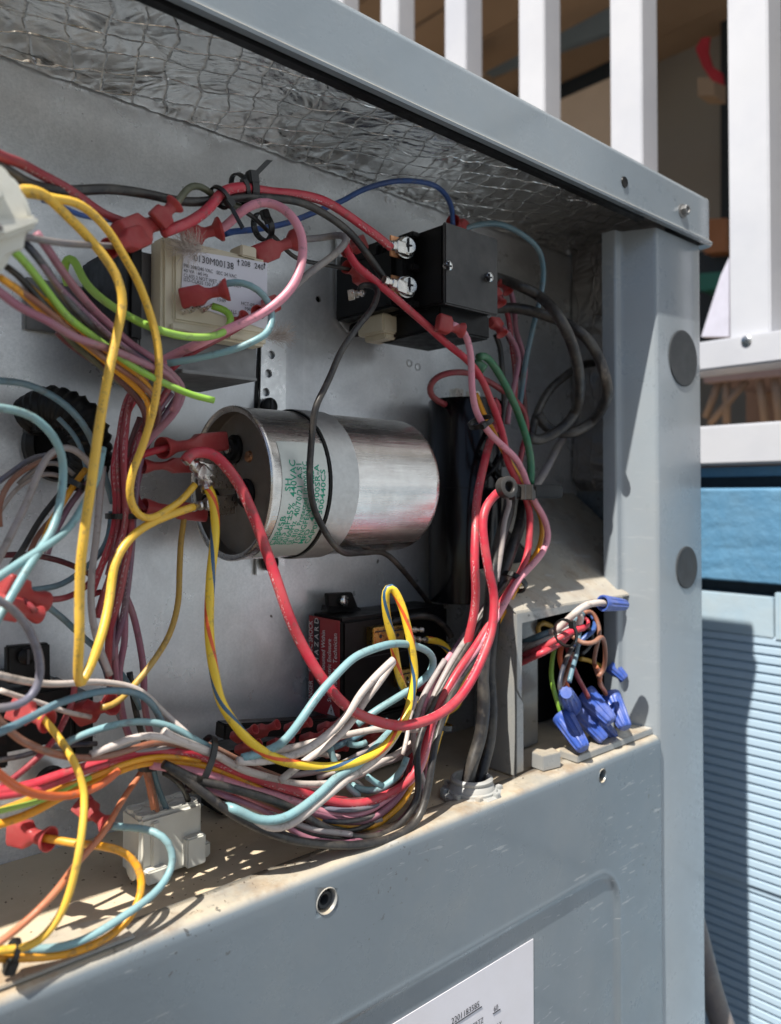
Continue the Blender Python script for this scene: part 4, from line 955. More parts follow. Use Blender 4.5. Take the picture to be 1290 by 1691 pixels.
# black pair going down to the fitting
w = W('bgrey', 23, [60, 66, 72, 76, 77], '843,815 838,850 826,890 815,950 808,1010 800,1070 796,1120 798,1160 792,1215 778,1265 771,1302', 'dusty black cable going down into grey fitting, left one of the pair', name='black_cable', cat='cable')
w = W('bgrey', 22, [58, 62, 68, 73, 75], '866,820 860,860 845,905 828,960 818,1015 812,1060 808,1110 812,1165 808,1225 797,1270 790,1302', 'dusty black cable going down into grey fitting, right one of the pair', name='black_cable', cat='cable')
w = W('lgrey', 10, [66, 68], '837,812 842,832 834,860 826,920 820,960', 'light edged grey strand beside the two black cables below the clamp')
# small grey wire from the contactor round the can
w = W('bgrey', 11, [54, 76, 80, 76, 70, 40, 10], '602,483 592,478 600,470 615,471 624,480 616,507 590,540 563,583 548,618 534,648 521,675 515,727 512,783 517,831 530,866 547,896 569,913 599,911 634,913 660,935 682,961 708,996 725,1022', 'long black wire hanging in front of the capacitor label from the contactor')
bare(w, (600, 484, 56), (576, 488, 50), 18)
w = W('black', 12, [28, 36, 40], '640,1030 660,1024 690,1018 720,1022 738,1038 745,1052', 'black wire arching over the brass terminals of the relay')
# wires right of the contactor going down
for i, (c, s, d, lab) in enumerate((
  ('mauve', '838,470 846,490 850,520 852,545 862,575 868,610 862,650', 40, 'mauve wire dropping right of the contactor, outermost'),
  ('dred', '826,490 838,515 843,545 846,580 850,615 850,660', 46, 'dark red wire dropping right of the contactor, middle one'),
  ('mauve', '828,540 846,560 856,590 852,620 842,670 838,700', 50, 'mauve wire right of the contactor from the lower red connector'),
  ('black', '818,552 826,575 828,610 832,660 828,720 822,780', 44, 'black wire dropping just left of the mauve wires by contactor'),
  ('maroon', '836,548 852,585 860,615 866,665 868,700', 36, 'maroon wire behind the green ground wire'),
  ('grey', '806,655 818,700 826,740 834,770', 40, 'grey wire between the red wires above the clamp'))):
    w = W(c, 10, d, s, lab)
    if i in (0, 1, 2): a = parse(s); spade(w, (a[0][0]+2, a[0][1]+12, d+8), (a[0][0]-14, a[0][1]-12, d+2), 26)
# ---- lower harness strands (right end goes up to the clamp, left end through the left tie)
H = 'strands of the lower wire harness'
w = W('mauve', 13, [62, 70, 74, 70], '850,955 820,1000 788,1058 755,1105 728,1155 708,1205 695,1250 675,1288 656,1319 621,1347 575,1355 528,1345 480,1330 420,1312 370,1300', 'mauve strand of the lower harness just under the pink one')
w = W('bgrey', 13, [66, 72, 82, 85, 76], '838,960 805,1005 778,1055 745,1110 718,1160 700,1200 688,1240 690,1285 691,1315 671,1352 640,1376 602,1382 551,1370 497,1343 454,1324 408,1310 358,1296 323,1287 290,1270 270,1262', 'dusty black strand of the lower harness inside the outermost one')
w = W('bgrey', 14, [60, 74, 86, 88.5, 86, 76], '858,952 826,1010 790,1075 760,1120 738,1165 722,1215 714,1262 704,1311 687,1354 652,1381 609,1394 551,1397 482,1388 423,1366 377,1338 342,1311 303,1282 280,1268', 'outermost dusty black strand sagging lowest over the tray edge')
w = W('mauve', 10, [60, 74, 86, 82, 72], '700,1180 705,1240 695,1300 670,1345 630,1375 580,1390 540,1388 497,1378 435,1340 369,1312 319,1292 290,1276', 'thin mauve strand between the two dusty black strands')
w = W('brown', 11, [58, 66, 70], '690,1210 688,1260 672,1300 645,1335 600,1358 560,1362 505,1345 440,1322 380,1300', 'brown strand tucked under the mauve strands of the harness')
w = W('lgrey', 12, [60, 70, 66], '845,948 812,990 775,1050 742,1100 716,1150 704,1190 708,1240 700,1290 684,1330', 'light grey strand on the right side of the harness')
w = W('mauve', 11, [56, 60, 58], '842,966 800,1030 770,1075 744,1110 722,1150 700,1175 692,1200 690,1240', 'mauve strand in the slanting part of the harness beside relay')
w = W('purple', 11, [54, 58, 60], '832,960 795,1010 762,1060 736,1095 715,1135 700,1165 690,1195 684,1240', 'dark purple strand at the back of the slanting harness')
w = W('dred', 11, [56, 60, 62], '852,963 812,1022 783,1072 752,1118 730,1160 714,1196 706,1240 694,1290', 'dark red strand in the slanting part of the harness')
w = W('lgrey', 11, [66, 70, 74], '735,1090 716,1120 700,1150 690,1180 683,1215 690,1260 700,1300 698,1330 680,1352', 'dusty grey strand running down the front of the harness bend')
w = W('pink', 11, [64, 68, 70], '745,1080 722,1115 704,1150 695,1190 699,1235 698,1260 690,1300', 'faded pink strand on the front of the harness bend')
w = W('yellow', 9, [62, 68], '860,960 838,1003 803,1070 770,1122 745,1165 728,1210 718,1245', 'thin yellow strand on the right edge of the slanting harness')
w = W('white', 13, [78, 74, 70, 66], '270,1207 282,1216 319,1230 358,1247 396,1269 443,1284 482,1293 528,1294 551,1292 590,1281 629,1258 660,1243 684,1222', 'cream wire crossing the middle of the lower harness in a shallow sag')
w = W('brown', 10, [62, 60, 60], '300,1215 352,1232 392,1252 430,1270 470,1286', 'brown strand above the cream wire right of left tie')
w = W('teal', 15, [84, 90, 84, 70], '366,1330,70 380,1333 398,1339 427,1352 466,1350 497,1334 528,1311 559,1280 590,1263 617,1238 641,1213 663,1192 680,1174', 'thick pale teal wire curving up in front of the lower harness')
w = W('white', 15, [86, 90, 84, 70], '418,1350 434,1362 451,1367 474,1363 505,1342 544,1311 582,1280 621,1253 645,1228 660,1203', 'cream wire curving up beside the thick teal one below the harness')
w = W('bgrey', 11, [80, 84, 86], '342,1311 372,1336 395,1350 420,1360 452,1372 490,1384', 'dusty strand below the cream wire end near the tray')
w = W('white', 14, [92, 86, 80], '650,1089 619,1119 596,1146 574,1180 546,1208 510,1236 476,1252 420,1258 392,1256', 'cream wire ending in a folded tip in front of the relay')
w = W('white', 13, [88, 84, 78], '650,1092 626,1128 603,1160 578,1196 548,1224 512,1250 480,1275 462,1290', 'second cream wire beside the folded tip in front of the relay')
w = W('white', 12, [64, 68, 70], '440,1243 457,1239 510,1227 560,1214 613,1205 660,1203 690,1206', 'cream wire lying across the red connectors of terminal board')
w = W('white', 11, [60, 62], '525,1285 545,1275 570,1278 590,1292 602,1305', 'short cream wire end in the middle of the harness')
w = W('teal', 14, [80, 88, 88, 76, 60], '400,1252 440,1241 468,1225 496,1191 524,1152 552,1119 585,1085 619,1070 652,1063 686,1066 709,1076 717,1093 708,1112 688,1130 655,1153 621,1174 590,1196', 'pale teal wire arching in front of the black relay box')
w = W('teal', 11, [60, 62], '575,1228 590,1232 605,1226', 'short pale teal wire end behind the striped wire')
w = W('teal', 12, [66, 68], '543,1228 550,1250 560,1275 575,1300 592,1314', 'pale teal wire slipping down through the middle of the harness')
w = W('teal', 12, [66, 72], '582,1297 600,1305 625,1304 648,1290 665,1270 672,1250', 'pale teal wire curling up inside the harness bend')
w = W('teal', 11, [74, 76], '606,1282 618,1292 632,1298', 'short cut teal wire end inside the harness bend')
w = W('dteal', 11, [56, 58], '520,1250 545,1236 570,1225 600,1210 640,1190', 'slate teal wire behind the striped wire bend')
w = W('lgrey', 12, [62, 64], '590,1283 625,1262 650,1254 672,1244 682,1232', 'grey wire rising to the right inside the harness')
w = W('lgrey', 11, [74, 84, 85], '400,1330 450,1345 520,1368 580,1378', 'grey strand hidden low in the harness sag')
# more strands packed into the harness
for c, wd, d, s, lab in (
 ('dred', 10, [58, 66, 72], '688,1205 684,1250 668,1286 632,1312 590,1322 540,1316 500,1302 430,1278 380,1262 335,1248', 'dark red strand just behind the bright red one in the lower harness'),
 ('purple', 10, [54, 60, 66], '694,1230 688,1275 665,1318 625,1344 570,1352 510,1338 440,1312 380,1290 325,1272', 'purple strand between pink and golden strands of the lower harness'),
 ('lgrey', 10, [60, 68, 74], '340,1262 380,1282 430,1304 480,1326 530,1348 580,1360 630,1354', 'light grey strand running under the pink one'),
 ('black', 10, [60, 76, 80], '300,1276 340,1296 390,1326 440,1352 500,1374 560,1384 615,1382 655,1366', 'black strand low in the sag of the harness'),
 ('olive', 9, [60, 70, 74], '345,1270 400,1300 460,1330 520,1356 575,1372', 'olive strand low in the sag of the harness'),
 ('white', 10, [56, 60, 62], '350,1250 400,1276 445,1294 490,1304 540,1304 585,1294', 'cream strand under the shallow cream sag'),
 ('lgrey', 10, [62, 64, 68], '850,972 818,1018 788,1066 760,1108 736,1150 718,1190 712,1230', 'grey strand in the slanting harness under the right tie'),
 ('maroon', 10, [58, 60, 64], '842,975 810,1020 775,1072 748,1112 724,1152 704,1190 700,1225', 'maroon strand in the slanting harness under the right tie'),
 ('mauve', 10, [66, 68, 72], '842,985 806,1040 776,1086 748,1126 726,1166 712,1205 706,1250 702,1290', 'mauve strand on top of the slanting harness'),
 ('white', 9, [70, 74], '688,1150 676,1186 672,1220 664,1246', 'short cream strand at the left of harness bend'),
 ('lgrey', 10, [60, 62], '470,1282 520,1275 560,1262 600,1240 640,1216', 'grey wire rising behind the striped wire bottom'),
 ('white', 10, [58, 60], '395,1262 430,1252 470,1246 520,1244 560,1250', 'cream wire lying flat behind the striped wire'),
 ('lgrey', 11, [70, 72, 72], '150,1262 190,1250 230,1240 270,1236 310,1240 345,1250', 'grey strand between cream and red wires left of tie'),
 ('maroon', 11, [60, 64, 66], '120,1282 160,1268 205,1256 250,1250 300,1252 340,1262', 'maroon strand under the red wire left of the tie'),
 ('dred', 11, [52, 58, 56], '245,618 214,650 200,695 194,750 196,800 198,850 190,900 178,950', 'dark red wire at the left edge of vertical bundle'),
 ('purple', 11, [48, 54, 52], '284,650 254,690 232,735 218,800 212,850 204,910 196,970 188,1030 186,1090', 'purple wire inside the vertical bundle'),
 ('mauve', 11, [44, 50, 52], '270,672 240,715 218,780 206,850 200,920 192,1000 190,1080 196,1150', 'mauve wire inside the vertical bundle'),
 ('brown', 12, [96, 84, 74], '20,470 60,500 110,540 160,580 205,612 240,640 262,668', 'brown wire tucked in the upper left bundle'),
 ('purple', 12, [98, 84, 74], '48,408 72,440 100,476 135,512 170,546 205,574 245,602 280,632', 'purple wire behind the navy wire in the upper left bundle'),
 ('dteal', 10, [34, 40], '96,690 124,720 140,760 144,800', 'slate teal wire over the rubber grommet'),
 ('grey', 10, [40, 46], '30,800 56,776 80,764 104,768 122,784', 'grey wire arching over the rubber grommet'),
 ('lgrey', 10, [36, 40], '0,845 20,815 46,792 76,780 100,786', 'light grey wire behind the brown wire at left edge'),
 ('obrown', 11, [60, 62], '236,1262 244,1285 248,1310 254,1336', 'orange brown wire going down into the nylon connector'),
 ('white', 11, [66, 62, 60], '0,1140 30,1150 70,1162 110,1176 150,1184', 'cream wire end under the slate hook at the left edge'),
 ('navy', 11, [56, 58], '0,1255 40,1248 80,1236 120,1230 160,1228', 'navy wire low at the left edge above the orange red wire'),
):
    W(c, wd, d, s, lab)
base = [(322, 1272), (370, 1290), (420, 1312), (470, 1330), (520, 1345), (570, 1352), (620, 1342), (655, 1318), (678, 1284), (690, 1240), (700, 1195), (722, 1150)]
for i, (c, lab) in enumerate((('maroon', 'thin maroon strand buried in the sag of the lower harness'), ('grey', 'thin grey strand buried in the sag of the lower harness'),
  ('slate', 'thin slate blue strand buried in the lower harness'), ('obrown', 'thin orange brown strand buried in the lower harness'), ('oyellow', 'thin ochre strand buried in the lower harness'),
  ('navy', 'thin navy strand buried in the lower harness'), ('pink', 'thin pale pink strand buried in the lower harness'), ('red', 'thin red strand buried in the lower harness'), ('bgrey', 'thin dusty black strand buried in the lower harness'))):
    o_ = -34+i*8.2
    W(c, 8.5, [56, 62, 70+(i % 3)*3, 66, 58], ' '.join('%.0f,%.0f' % (u-o_*.55*(j/11)**2*1.3+3*math.sin(j*1.3+i), v+o_*(1-.55*(j/11))*(.75 if o_ > 0 else 1)+3*math.sin(j*.9+i*2)) for j, (u, v) in enumerate(base)), lab)
# ---- transformer wires
w = W('pink', 17, [62, 72, 84, 86, 82, 76, 60], '356,382 373,374 395,352 417,339 440,335 463,343 485,365 499,393 500,427 488,464 463,495 432,517 400,532 372,544 330,566 290,585 262,600', 'thick pink wire looping round the right side of the transformer')
spade(w, (365, 378, 64), (300, 394, 58), 34, flare=1.5)
w = W('grey', 13, [56, 60, 74, 78, 76, 66], '470,399 504,396 538,393 562,390 572,398 563,412 550,424 519,445 500,460 482,478 457,498 430,522', 'grey wire hooked round in a sharp bend right of transformer')
spade(w, (490, 396, 58), (420, 424, 56), 34, flare=1.4)
w = W('teal', 13, [72, 82, 84, 76, 66], '358,478 368,470 389,465 414,470 438,486 451,514 445,545 423,560 401,572 364,585 318,594 277,600', 'pale teal wire making a tight C in front of the transformer label')
spade(w, (377, 478, 76), (298, 494, 66), 34, flare=1.4)
w = W('dred', 12, [70, 68, 60], '430,520 410,531 373,554 342,570 308,588 280,612', 'dark red wire under the transformer running down left')
spade(w, (425, 515, 72), (455, 500, 62), 28); spade(w, (404, 520, 70), (384, 540, 62), 24)
w = W('green', 15, [56, 70, 78, 84, 80, 70], '112,470 106,450 108,434 116,427 127,436 136,463 161,491 192,513 226,531 263,545 310,556 350,556 374,545 382,525 374,512 350,505', 'lime green wire sweeping under the transformer to its bottom tab')
# ---- upper left bundle
w = W('green', 15, [104, 92, 84, 82, 84], '10,405 25,417 50,445 81,485 115,525 155,556 202,593 242,618 279,636 316,652 353,661', 'lime green wire with a free end pointing right above the capacitor')
w = W('navy', 15, [100, 88, 78, 70], '40,400 53,414 78,445 102,482 130,516 161,541 192,566 223,584 260,610 285,640', 'navy black wire in the upper left bundle beside the mauve one')
w = W('mauve', 15, [98, 84, 76, 70, 60], '60,385 74,404 96,438 124,476 155,513 186,541 217,569 248,587 279,609 301,632 303,650 292,676 265,706 240,734 222,760', 'mauve wire of the upper left bundle that bends back at the bundle end')
w = W('mauve', 16, [104, 92, 84, 76], '-20,470 0,482 31,507 78,528 115,553 155,569 198,584 236,600 270,614 290,630 297,652 285,680', 'lowest mauve wire of the upper left bundle')
w = W('orange', 13, [100, 84, 74, 66], '0,458 37,485 68,513 105,540 150,575 198,618 229,645 248,670 245,700', 'orange wire in the upper left bundle below the lime green one')
w = W('orange', 12, [94, 80, 70], '31,457 62,485 110,525 160,565 215,610 250,642 258,670', 'second orange wire tucked behind the lime green one')
w = W('maroon', 14, [70, 66, 60, 50], '95,548 112,565 149,593 186,618 217,649 240,682 238,720 220,760', 'maroon wire under the upper left bundle')
w = W('maroon', 13, [70, 64, 56], '160,575 198,604 229,629 256,656 262,690 245,730', 'second maroon wire under the upper left bundle')
w = W('black', 14, [96, 84], '10,440 30,455 60,490 100,530 140,565', 'black wire at the root of the upper left bundle')
w = W('olive', 12, [72, 60], '100,545 130,575 170,605 210,640 250,660', 'dark olive wire showing below the bundle')
# ---- left loops
w = W('dteal', 14, [66, 60, 56, 46, 40], '-20,626 0,629 37,632 74,645 109,667 134,694 151,724 161,754 174,788 186,830', 'slate teal wire, upper of two arcs at the left edge')
w = W('teal', 18, [80, 76, 72, 76, 84, 88], '-20,672 0,674 30,679 64,694 89,719 102,749 105,786 99,831 87,873 69,903 45,942 15,992 -12,1035', 'thick pale teal wire, lower of two arcs, curving down the left edge')
w = W('teal', 17, [62, 70, 80, 86], '170,740 160,790 139,830 119,863 94,888 64,910 30,932 0,952 -25,968', 'thick pale teal wire coming from behind the long yellow wire to left edge')
w = W('lgrey', 15, [64, 56, 52, 48], '-15,945 0,920 20,880 45,828 60,788 77,754 94,739 112,737 131,746 150,768 165,800', 'light grey wire bent over in a hairpin in front of the grommet')
w = W('brown', 12, [50, 40], '0,870 -2,836 7,811 25,788 50,771 74,759 100,748', 'brown wire curving behind the grey hairpin')
w = W('slate', 12, [44, 34], '-15,805 20,779 50,759 74,751 100,752', 'slate wire behind the brown wire at the left edge')
w = W('orange', 13, [44, 48, 50], '142,775 122,801 109,821 99,838 82,865 72,895', 'short orange wire between teal loops at left')
w = W('purple', 13, [44, 50], '146,795 129,816 112,838 99,863 85,890 78,915', 'purple wire between the teal loops at left')
w = W('black', 13, [36, 40], '100,815 69,853 50,885 35,912 18,935', 'black wire arc behind the pale teal loops')
w = W('brown', 11, [30, 34], '98,845 75,868 58,890 50,912', 'short brown wire behind the pale teal loops')
w = W('maroon', 12, [34, 34], '-10,918 37,915 82,920 124,935 160,955', 'maroon wire crossing behind the long yellow wire')
w = W('dred', 12, [56, 48, 40], '62,990 99,989 124,979 149,960 174,922 188,885 195,850', 'dark red wire rising from red connector at left edge to vertical bundle')
spade(w, (72, 995, 60), (0, 968, 68), 50)
w = W('dred', 13, [70, 64], '60,1010 40,990 10,975', 'short dark red wire at the red connector by the left edge')
spade(w, (64, 1015, 66), (-5, 1000, 72), 40)
w = W('dteal', 12, [50, 44, 40], '55,974 94,968 124,952 161,920 179,885 184,845', 'slate teal wire curving under the teal loops')
w = W('dteal', 12, [56, 46, 40, 38], '74,998 103,1020 126,1042 151,1064 173,1081 195,1106 215,1135 232,1170', 'slate teal wire slanting down right behind the yellow V')
w = W('lgrey', 14, [54, 58, 60], '170,770 164,823 159,885 152,947 151,1006 158,1050 170,1085 182,1115', 'light grey wire hanging straight down behind the yellow V')
# vertical red bundle
V_ = [
 ('dred', 13, [50, 60, 60, 56], '268,606 240,626 218,652 210,680 206,715 203,761 206,811 208,850 205,880 193,912 184,947 168,990 160,1020', 'dark red wire on the left of the vertical bundle'),
 ('red', 13, [44, 54, 54, 50], '240,640 214,672 198,715 188,774 191,811 191,848 186,880 176,912 159,960 150,985', 'red wire left of vertical bundle bending towards left below the tie'),
 ('dred', 14, [50, 58, 60, 50], '282,636 262,668 240,702 224,740 214,790 214,830 216,860 213,898 206,935 195,992 181,1034 179,1076 181,1125', 'dark red wire in front in the vertical bundle'),
 ('purple', 13, [46, 52, 56, 50], '296,650 270,690 244,730 230,770 226,811 221,848 218,898 213,947 206,1006 195,1048 185,1081 182,1125', 'purple wire with pale print on the right of the vertical bundle'),
 ('mauve', 13, [44, 48, 50], '240,760 226,800 216,900 209,960 206,1020 206,1062 198,1103 198,1145 204,1187 214,1218', 'mauve wire in the lower half of the vertical bundle'),
 ('mauve', 13, [44, 46, 44], '208,985 216,1002 224,1028 232,1070 237,1112 238,1159 246,1201 252,1225', 'mauve wire leaving the vertical bundle on the right'),
 ('maroon', 13, [38, 46], '232,690 214,740 205,800 200,850 196,900 190,960 184,1010', 'maroon wire at the back of the vertical bundle'),
 ('black', 12, [34, 36], '214,1110 220,1150 228,1190 238,1225', 'black wire beside the lower mauve wires'),
 ('slate', 12, [34, 36], '152,1062 165,1085 176,1110 182,1140 196,1180 215,1215', 'slate wire behind the lower end of vertical bundle'),
 ('dred', 12, [40, 42], '150,985 165,975 178,985 184,1010 178,1040', 'dark red wire doubling back below the tie'),
]
for c, wd, d, s, lab in V_: W(c, wd, d, s, lab)
w = W('red', 14, [50, 56], '206,765 222,758 240,749 282,738', 'short red wire into the upper red connector left of the capacitor')
spade(w, (268, 740, 56), (372, 728, 44), 34, flare=1.3)
w = W('dred', 12, [46, 50], '206,790 222,784 240,775 250,768', 'dark red wire into the middle red connector left of the capacitor')
spade(w, (236, 770, 50), (322, 768, 48), 26, flare=1.2)
w = W('dred', 12, [40, 48], '218,800 226,822 232,834 244,842', 'dark red wire into the lower red connector left of the capacitor')
spade(w, (238, 836, 48), (340, 848, 44), 30, flare=1.1)
# ---- lower left
w = W('slate', 18, [92, 88, 86, 90], '-15,985 0,992 22,1006 42,1028 59,1062 67,1090 66,1123 53,1151 28,1166 0,1170 -20,1170', 'slate blue wire making a large hook at the left edge')
w = W('white', 13, [84, 72, 64, 64, 74], '-15,1112 0,1115 28,1122 70,1129 112,1129 153,1126 190,1129 218,1134 243,1148 265,1170 293,1196 325,1224 345,1236', 'cream wire crossing behind the yellow V and slanting down to left tie')
w = W('dteal', 15, [88, 80, 72, 66], '-15,1213 0,1209 22,1198 56,1182 92,1165 128,1154 167,1144 201,1141 229,1145 251,1162 265,1187 275,1212', 'slate teal wire, upper of two arcs below the yellow V')
w = W('teal', 14, [70, 72, 74], '100,1232 134,1215 167,1204 201,1197 237,1193 273,1198 301,1209 326,1224 350,1236', 'pale teal wire, lower of two arcs reaching the left tie')
w = W('white', 14, [78, 78, 76], '150,1246 179,1235 212,1221 246,1215 279,1221 307,1229 335,1240 365,1250', 'cream wire with a pointed end lying over left harness')
w = W('brown', 14, [84, 78, 72], '-15,1175 0,1190 17,1209 42,1229 75,1243 112,1251 148,1251 184,1246 223,1235 262,1227 300,1232 335,1244', 'brown grey wire sagging across the lower left')
w = W('orange', 12, [78, 76, 72], '-20,1345 0,1338 40,1322 90,1305 137,1290 188,1268 237,1253 290,1250 330,1256', 'orange wire above the green one at the lower left')
w = W('green', 12, [80, 76], '-20,1344 0,1339 36,1330 71,1321 107,1303 130,1292 150,1284', 'lime green wire between the orange wires at the lower left')
w = W('red', 14, [82, 76], '-20,1318 20,1312 60,1304 100,1290 140,1274 180,1262', 'faded red wire end above the green one at lower left')
w = W('orred', 17, [96, 90, 84, 78], '-15,1268 0,1279 22,1296 56,1310 100,1316 130,1313 158,1303 180,1288 196,1272', 'orange red wire sagging across the lower left corner')
w = W('yellow', 16, [72, 84, 92, 92, 90], '66,1182 75,1190 92,1212 112,1240 126,1265 136,1290 141,1315 139,1351 132,1405 125,1440 111,1490 89,1530 64,1556 36,1567 -15,1570', 'yellow wire curving down the lower left from a red connector')
spade(w, (80, 1192, 72), (20, 1168, 60), 40, flare=1.2)
w = W('orange', 16, [66, 80, 88, 88, 88], '70,1384 90,1386 118,1391 171,1396 207,1408 228,1430 235,1458 230,1487 215,1515 190,1540 140,1566 93,1578 30,1582 -15,1582', 'orange wire making a loop on the tray from a red connector')
spade(w, (82, 1386, 68), (18, 1372, 54), 42, flare=1.2)
w = W('teal', 15, [70, 84, 90, 90, 86], '186,1364 205,1366 230,1367 257,1374 280,1391 288,1423 272,1458 242,1487 200,1515 153,1544 107,1562 64,1567 10,1570', 'pale teal wire looping on the tray in front of the nylon connector')
spade(w, (178, 1362, 70), (130, 1325, 58), 34, flare=1.2)
w = W('obrown', 14, [62, 80, 92, 94], '236,1270 228,1284 200,1326 168,1380 128,1426 89,1476 43,1522 0,1556 -20,1570', 'orange brown wire running diagonally down the lower left corner')
w = W('dred', 13, [56, 60, 64], '133,1075 128,1105 123,1131 120,1159 106,1190 92,1221 56,1257 15,1290 -10,1305', 'dark red wire slanting down through the left terminal block')
w = W('dred', 12, [66, 60], '100,1290 130,1300 150,1320 160,1345', 'dark red wire beside the round black grommet')
w = W('brown', 11, [62, 54], '244,1262 246,1280 252,1305 260,1338', 'brown wire going down into the nylon connector')
w = W('dteal', 11, [62, 50], '252,1262 256,1285 265,1312 277,1340', 'slate teal wire going down into the nylon connector')
w = W('black', 11, [66, 50], '272,1276 290,1288 303,1302 311,1322', 'black wire going down into the nylon connector')
w = W('grey', 11, [50, 56], '238,1150 262,1175 285,1205 300,1228', 'grey wire beside the lower arcs at left tie')
# ---- wires in the junction box
J = 'wires in the junction box'
for c, wd, d, s, lab in (
 ('white', 13, [50, 74, 86, 90], '862,1066 879,1057 914,1042 929,1032 951,1012 968,1001 986,996 1004,997', 'cream wire reaching up to the topmost blue wire nut'),
 ('dteal', 13, [50, 72, 80], '850,1068 862,1062 892,1049 919,1039 948,1025 962,1012', 'slate teal wire at the top of the junction box bundle'),
 ('white', 12, [50, 76, 86], '850,1080 862,1074 892,1062 929,1047 952,1034 960,1020 956,1012', 'cream wire in the middle of junction box bundle'),
 ('lgrey', 11, [52, 70, 80], '850,1074 870,1064 900,1052 930,1040 955,1026', 'grey wire squeezed between cream wires in junction box'),
 ('red', 13, [50, 78, 86], '850,1090 862,1084 884,1074 914,1059 941,1044 964,1036', 'red wire, upper one of the pair leaving junction box side'),
 ('red', 12, [52, 76, 74], '850,1098 862,1094 892,1081 919,1066 935,1054 940,1045', 'red wire, lower one of the pair leaving junction box side'),
 ('brown', 9, [84, 92, 88, 84], '945,1050 952,1056 963,1062 978,1061 991,1050 997,1062 999,1089 996,1108 988,1118', 'brown wire wrapped round the junction box bundle'),
 ('brown', 8, [78, 84, 80, 75], '965,1012 974,1009 984,1020 991,1044 986,1069 982,1094 988,1114 996,1138 1004,1156', 'brown wire arching down to the rightmost front wire nut'),
 ('obrown', 8, [82, 80, 75], '984,1100 992,1112 990,1128 998,1140 1004,1155', 'orange brown wire twisted with the brown one'),
 ('blue', 9, [72, 82, 78], '965,1008 976,1014 983,1026 977,1042 963,1053 951,1070', 'blue wire curling at the mouth of the junction box'),
 ('dteal', 9, [76, 82, 86], '960,1030 955,1055 951,1079 945,1105 940,1126', 'slate teal wire hanging down to the end-on wire nut'),
 ('navy', 9, [74, 80, 82], '948,1062 938,1085 929,1108 924,1130 926,1145', 'navy wire hanging beside the slate teal one in junction box'),
 ('orred', 10, [70, 72, 72], '931,1060 925,1075 924,1088 931,1114 941,1150 952,1186', 'orange red wire hanging down to the middle wire nut'),
 ('brown', 8, [74, 80], '946,1078 940,1100 932,1120 926,1140', 'brown wire strand in front of navy wire in junction box'),
 ('green', 9, [66, 70, 73], '916,1068 911,1095 910,1120 916,1146 924,1170 930,1190', 'green wire hanging down to the leftmost wire nut'),
 ('dred', 9, [72, 78, 80], '936,1066 942,1090 952,1112 962,1132 972,1152', 'dark red wire hanging down to the upper middle wire nut'),
 ('oyellow', 8, [60, 60], '958,1088 970,1090 982,1096 1000,1104 1012,1108', 'ochre wire at the back of the junction box'),
 ('oyellow', 9, [50, 52, 50], '892,1050 888,1034 896,1028 908,1032 916,1040', 'ochre loop behind the bundle in junction box'),
 ('red', 7, [80, 84], '960,1022 966,1020 972,1026 970,1034 962,1038', 'tiny red wire curled between the blue and cream wires'),
 ('black', 8, [66, 66], '968,1030 978,1050 972,1070 960,1080', 'black wire at the back of junction box opening')):
    W(c, wd, d, s, lab, group=J, n=10, step=.0016)
# ---- wire nuts
def wnut(a, b, wpx, label):
    A, B = P(*a), P(*b); ax = (B-A); L = ax.length; ax.normalize(); h = wpx*.5*depth((A+B)/2)/FPX
    _, s1, s2 = frame_of(ax); n = 60; vs_, fs = [], []
    prof = [(.12, .60, 0), (.0, .80, 0), (0, .98, 0), (.04, 1.0, 0), (.14, .99, .2), (.22, .94, 1), (.60, .82, 1), (.90, .70, 1), (.97, .62, .7), (1.0, .50, 0)]
    for (t, r, g) in prof:
        for k in range(n):
            an = 2*math.pi*k/n; gg = 1-.11*g*(1 if math.cos(an*10) > -.1 else 0)
            wing = 1+.10*g*max(0, math.cos(an))**20 * (1-t*.3)
            vs_.append(A+ax*(L*t)+(s1*math.cos(an)+s2*math.sin(an))*h*r*gg*wing)
    for i in range(len(prof)-1):
        for k in range(n): fs.append((i*n+k, i*n+(k+1) % n, (i+1)*n+(k+1) % n, (i+1)*n+k))
    m = (len(prof)-1)*n; fs.append(tuple(m+k for k in range(n)))
    o = mesh_pd('wire_nut', vs_, fs, M['wnut'], None, smooth=True); sharp(o, 30)
    lathe('mouth_cavity', A+ax*(L*.11), ax, [(0, h*.60), (.0001, .0001)], M['ink'], o, 20, (False, False))
    tag(o, label, 'wire nut', 'blue wire nuts in the junction box'); return o
wnut((995, 996, 90), (1034, 999, 93), 27, 'topmost blue wire nut, on a cream wire, lying sideways against the post')
wnut((943, 1166, 72), (935, 1144, 90), 36, 'blue wire nut seen end-on, pointing straight at the viewer')
wnut((929, 1182, 74), (964, 1237, 90), 38, 'lowest blue wire nut at the left, on the green wire')
wnut((955, 1174, 72), (998, 1222, 86), 32, 'blue wire nut second from left at the bottom')
wnut((966, 1146, 74), (1010, 1192, 90), 38, 'blue wire nut in the middle of the cluster, above two others')
wnut((1008, 1148, 76), (1033, 1202, 90), 34, 'rightmost front blue wire nut, on the brown wires')
wnut((980, 1185, 78), (1014, 1216, 80), 28, 'dusky blue wire nut mostly hidden between two others')
wnut((1008, 1098, 66), (1032, 1122, 74), 26, 'blue wire nut at the back right beside the post')
